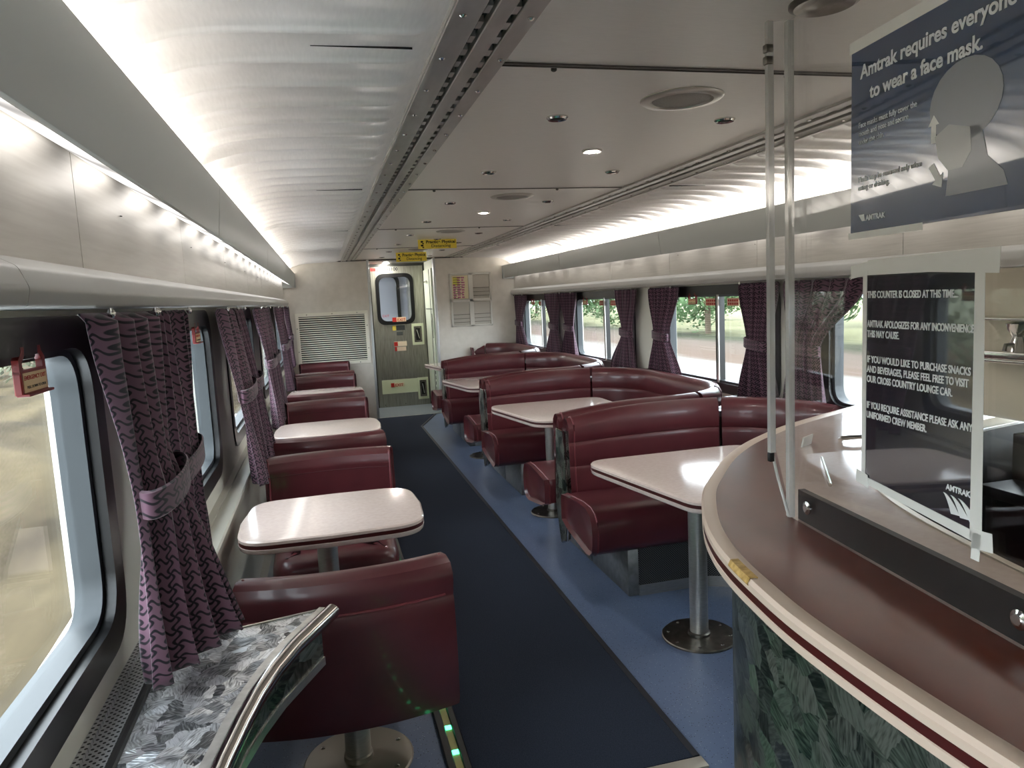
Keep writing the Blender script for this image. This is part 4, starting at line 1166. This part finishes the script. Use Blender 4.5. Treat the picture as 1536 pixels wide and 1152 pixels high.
poly(b, head, .0062, .0066); poly(b, [(.56, 1.80), (.64, 1.80), (.655, 1.745), (.69, 1.715), (.70, 1.69), (.56, 1.69), (.565, 1.73)], .0062, .0066); fs('head_figure', b, greyink)
b = BM(); poly(b, [(.53, 1.80), (.565, 1.815), (.615, 1.80), (.62, 1.76), (.60, 1.735), (.565, 1.735), (.54, 1.76)], .0066, .0070); fs('mask_figure', b, paleink)

t = thing('closed_counter_sign', 'dark sign reading this counter is closed, taped to the clear screen', 'sign', scr(.5, 1.1))
loc = Vector(t.location)
# corners: left edge upright, right edge upright
b = BM(); poly(b, [(.318, 1.107), (.662, 1.074), (.640, 1.566), (.322, 1.566)], .005, .0062) if False else poly(b, [(.322, 1.105), (.662, 1.078), (.650, 1.566), (.322, 1.566)], .005, .0062); fs('sheet', b, signnavy)
b = BM()
poly(b, [(.318, 1.10), (.332, 1.10), (.332, 1.572), (.318, 1.572)], .0064, .0072); poly(b, [(.640, 1.078), (.668, 1.072), (.658, 1.572), (.636, 1.572)], .0064, .0072)
poly(b, [(.318, 1.556), (.66, 1.556), (.66, 1.574), (.318, 1.574)], .0064, .0072); poly(b, [(.318, 1.100), (.668, 1.070), (.668, 1.090), (.318, 1.116)], .0064, .0072)
fs('white_border', b, paperm)
for pts in ([(.276, 1.55), (.335, 1.557), (.335, 1.585), (.276, 1.578)], [(.335, 1.565), (.69, 1.548), (.692, 1.592), (.335, 1.588)], [(.300, 1.098), (.345, 1.092), (.342, 1.12), (.302, 1.126)], [(.645, 1.060), (.695, 1.066), (.692, 1.10), (.648, 1.096)], [(.645, 1.04), (.665, 1.04), (.668, 1.09), (.648, 1.09)]):
    b = BM(); poly(b, pts, .0074, .0082); fs('tape', b, paperm)
SX = .80
def cl(body, z, ft): stext(body, whiteink, t, .334, z, .0205, .0066, .0004, fit=ft)
cl('THIS COUNTER IS CLOSED AT THIS TIME....', 1.508, .265)
cl('AMTRAK APOLOGIZES FOR ANY INCONVENIENCE\nTHIS MAY CAUSE.', 1.446, .303)
cl('IF YOU WOULD LIKE TO PURCHASE SNACKS\nAND BEVERAGES, PLEASE FEEL FREE TO VISIT\nOUR CROSS COUNTRY LOUNGE CAR.', 1.370, .298)
cl('IF YOU REQUIRE ASSISTANCE PLEASE ASK ANY\nUNIFORMED CREW MEMBER.', 1.270, .305)
stext('AMTRAK', whiteink, t, .578, 1.150, .0155, .0066, .0004, fit=.062)
b = BM()
for k in range(3):
    up = []; dn = []
    for i in range(9):
        u = i/8
        x = .572+.019*k+u*(.026+.004*k); z = 1.143-.001*k-.034*u**1.5; w_ = .003+.014*u
        up.append((x+w_, z)); dn.append((x-w_*.3, z-.002*u))
    poly(b, up+dn[::-1], .0066, .0071)
fs('logo', b, whiteink)

# small things on the worktop
b = BM(); rings(b, [[(x*KS, y*KS, ZK+z) for x, y, z in ((1.73, 2.37, .001), (1.80, 2.41, .001), (1.805, 2.405, .035), (1.735, 2.365, .035))], [(x*KS, y*KS, ZK+z) for x, y, z in ((1.734, 2.366, .001), (1.804, 2.406, .001), (1.809, 2.401, .035), (1.739, 2.361, .035))]])
props(finish('card', b, paperm), 'small white card standing on the counter behind the clear post', 'card')
b = BM(); tube(b, [(x*KS, y*KS, ZK+z) for x, y, z in ((1.93, 2.40, .005), (1.915, 2.37, .016), (1.95, 2.35, .02), (2.06, 2.33, .02), (2.10, 2.36, .016), (2.10, 2.39, .005))], .008, 10)
props(finish('pull_handle', b, chrome), 'bent metal pull handle lying flat at the counter flap beside the closed sign', 'handle')

# back bar behind the counter
t = thing('back_bar', 'beige back bar wall unit with steel shelf behind the clear screen', 'back bar', (2.4, 1.2, 0))
loc = Vector(t.location)
b = BM(); box(b, 2.32, 2.60, -.6, 2.14, 1.03, 1.56); fs('back_panel', b, beigem)
b = BM(); box(b, 2.14, 2.60, -.6, 1.94, 0, .80, .004); fs('base_cabinet', b, mat('black_cabinet', (22, 22, 24), .35))
b = BM(); box(b, 2.11, 2.60, -.6, 1.94, .80, .84, .006); fs('worktop', b, stonegrey)
b = BM(); box(b, 2.25, 2.60, -.6, 1.94, .84, 1.0, .004); fs('splash_box', b, mat('dark_splash', (46, 44, 42), .3, .3))
b = BM(); box(b, 2.22, 2.42, .2, 2.12, 1.24, 1.252, .003); box(b, 2.22, 2.23, .2, 2.12, 1.252, 1.28, .003); fs('shelf', b, chrome)
b = BM(); box(b, 2.22, 2.42, .2, 2.12, 1.385, 1.395, .003); fs('upper_shelf', b, chrome)
t = thing('drinks_dispenser', 'stainless dispenser standing on the steel shelf behind the clear screen', 'dispenser', (2.30, 1.96, 1.252))
b = BM(); lathe(b, [(.05, 0), (.055, .01), (.04, .05), (.03, .075), (.045, .10), (.05, .12), (.03, .128)], n=28); finish('urn', b, chrome, t)
b = BM(); tube(b, [(-.03, 0, .05), (-.07, 0, .05), (-.075, 0, .03)], .007, 8); finish('tap', b, darksteel, t)

# ------------------------------------------------------------------ outside
def grid_mesh(name, x0, x1, nx, y0, y1, ny, hf, m, flip=False):
    b = BM(); g = [[b.verts.new((x0+(x1-x0)*i/nx, y0+(y1-y0)*j/ny, hf(x0+(x1-x0)*i/nx, y0+(y1-y0)*j/ny))) for i in range(nx+1)] for j in range(ny+1)]
    for j in range(ny):
        for i in range(nx): b.faces.new((g[j][i], g[j][i+1], g[j+1][i+1], g[j+1][i]))
    return struct(name, b, m)
GZ = -1.0
gm = mat('dry_ground', (150, 126, 96), .9, spec=.1)
mp = coords(gm, 'Object', (1, .12, 1)); nz = N(gm, 'ShaderNodeTexNoise', Scale=.9, Detail=6.0); L(gm, mp, 'Vector', nz, 'Vector')
sx_ = N(gm, 'ShaderNodeSeparateXYZ'); tc_ = N(gm, 'ShaderNodeTexCoord'); L(gm, tc_, 'Object', sx_, 0)
ma = N(gm, 'ShaderNodeMath', operation='MULTIPLY_ADD'); L(gm, nz, 'Fac', ma, 0); ma.inputs[1].default_value = 4.0; L(gm, sx_, 'X', ma, 2)
mr = N(gm, 'ShaderNodeMapRange'); mr.inputs['From Min'].default_value = 4.; mr.inputs['From Max'].default_value = 24.; L(gm, ma, 0, mr, 'Value')
rp = N(gm, 'ShaderNodeValToRGB'); L(gm, mr, 0, rp, 'Fac')
el = rp.color_ramp.elements; el[0].position = .0; el[0].color = lin((84, 74, 61)); el[1].position = 1.; el[1].color = lin((120, 118, 90))
for p, c in ((.30, (78, 68, 55)), (.40, (112, 108, 102)), (.52, (114, 110, 105)), (.58, (86, 72, 62)), (.75, (90, 80, 72)), (.85, (60, 62, 48))):
    q = el.new(p); q.color = lin(c)
L(gm, rp, 'Color', BS(gm), 'Base Color')
grid_mesh('ground_booth_side', 3.0, 70, 60, -20, 140, 60, lambda x, y: GZ+.05*math.sin(x*.7+y*.3), gm)
bankm = noisy(mat('dry_grass_bank', rough=.95, spec=.1), (58, 51, 40), (97, 86, 66), 1.6, (1, .25, 1), 8, .3, .7)
def bank(x, y):
    d = -3.0-x
    base = GZ+1.05*(1-math.exp(-max(0, d)*1.1))
    return base+.06*math.sin(x*2.3+y*1.1)+.05*math.sin(y*2.7-x)
grid_mesh('ground_shelf_side', -2.2, -30, 60, -12, 60, 120, bank, bankm)

def foliage(n, rad, sz, seed, squash=1.0, lobes=9):
    rnd = random.Random(seed); b = BM()
    L_ = []
    for k in range(lobes):
        a = rnd.random()*2*PI; e = rnd.uniform(-.7, 1); r = rad*.55
        L_.append((Vector((math.cos(a)*r*math.sqrt(1-min(1, e*e)), math.sin(a)*r*math.sqrt(1-min(1, e*e)), e*r*squash)), rad*rnd.uniform(.38, .62)))
    for k in range(n):
        c, r = rnd.choice(L_)
        d = Vector((rnd.gauss(0, 1), rnd.gauss(0, 1), rnd.gauss(0, 1))).normalized()
        p = c+d*r*rnd.uniform(.75, 1.05)
        q = Vector((rnd.gauss(0, 1), rnd.gauss(0, 1), rnd.gauss(0, 1))).normalized(); u = d.cross(q).normalized()*sz*rnd.uniform(.6, 1.3); w = d.cross(u).normalized()*sz*.6+d*rnd.uniform(-.3, .3)*sz
        b.faces.new([b.verts.new(p+v_) for v_ in (-u, -w*.7, u, w)])
    return b
def leafm(name, c1, c2): return noisy(mat(name, rough=.8, spec=.2), c1, c2, .8, (1, 1, 1), 4, .35, .65)
lfA, lfB, lfC = leafm('leaf_green', (66, 92, 58), (120, 146, 104)), leafm('leaf_bluegreen', (84, 108, 92), (136, 158, 140)), leafm('leaf_grey', (120, 126, 104), (178, 182, 160))
barkm = mat('bark', (92, 80, 66), .9)
def tree(seed, lf, hgt):
    t = thing('tree', 'x', 'tree', (0, 0, GZ), 0, 'trees beyond the gravel road')
    b = BM(); tube(b, [(0, 0, -.2), (.05, 0, hgt*.3), (0, .08, hgt*.6)], .16, 10); finish('trunk', b, barkm, t)
    b = foliage(3600, hgt*.40, .17, seed, 1.25, 14)
    finish('crown', b, lf, t, loc=(0, 0, hgt*.40), flat=True); return t
tp = [tree(1, lfA, 7.5), tree(2, lfB, 8.5), tree(3, lfA, 6.5)]
k = 0; rnd = random.Random(11)
for row in range(2):
    yy = 14.0 if row == 0 else 17
    while yy < 110:
        x = (21+rnd.uniform(-1.2, 1.2)) if row == 0 else 29+rnd.uniform(-.6, .6)
        p = tp[k % 3]; lb = 'broad green tree in the row beyond the pale gravel road outside the booth windows'
        if k < 3: p.location = (x, yy, GZ); p['label'] = lb; o = p
        else: o = dup(p, (x, yy, GZ), rnd.random()*6, lb)
        k += 1; yy += (7.0+rnd.random()*.4) if row == 0 else 8.0
sp = None
for i in range(11):
    x = -6.6-rnd.random()*2.0; yy = -3+i*3.7+rnd.random()*.4; lb = 'grey green shrub on the dry bank outside the shelf-side window'
    if sp is None:
        sp = thing('shrub', lb, 'shrub', (x, yy, bank(x, yy)-.1), 0, 'shrubs on the dry bank')
        b = foliage(1500, 1.5, .12, 77, .9); finish('foliage', b, lfC, sp, loc=(0, 0, 1.1), flat=True)
        b = BM(); tube(b, [(0, 0, -.1), (.02, 0, .8)], .05, 8); finish('stem', b, barkm, sp)
    else: dup(sp, (x, yy, bank(x, yy)-.1), rnd.random()*6, lb)

# ------------------------------------------------------------------ light, sky, camera
w = bpy.data.worlds.new('overcast_sky'); w.use_nodes = True; SC.world = w
bg = w.node_tree.nodes['Background']; bg.inputs[0].default_value = (.86, .93, 1.0, 1); bg.inputs[1].default_value = 1.15

f_, vp, roll = 1090., (482., 458.), math.radians(4.6)
fw = Vector((vp[0]-768, -(vp[1]-576), -f_)).normalized()
u0 = Vector((-math.sin(roll), math.cos(roll), 0)); up = (u0-fw*u0.dot(fw)).normalized(); rt_ = fw.cross(up)
R = Matrix((rt_, fw, up))                         # rows: world axes in camera coordinates
cam = bpy.data.cameras.new('camera'); co = bpy.data.objects.new('camera', cam); COL.objects.link(co)
cam.sensor_fit = 'HORIZONTAL'; cam.sensor_width = 36; cam.lens = f_*36/1536; cam.clip_start = .02; cam.clip_end = 500
co.matrix_world = Matrix.Translation((0, 0, H)) @ R.to_4x4()
SC.camera = co
SC.view_settings.view_transform = 'Standard'; SC.view_settings.look = 'None'; SC.view_settings.gamma = 1; SC.view_settings.use_curve_mapping = False
SC.view_settings.exposure = 3.05
SC.cycles.max_bounces = 8; SC.cycles.transparent_max_bounces = 16; SC.cycles.use_denoising = True
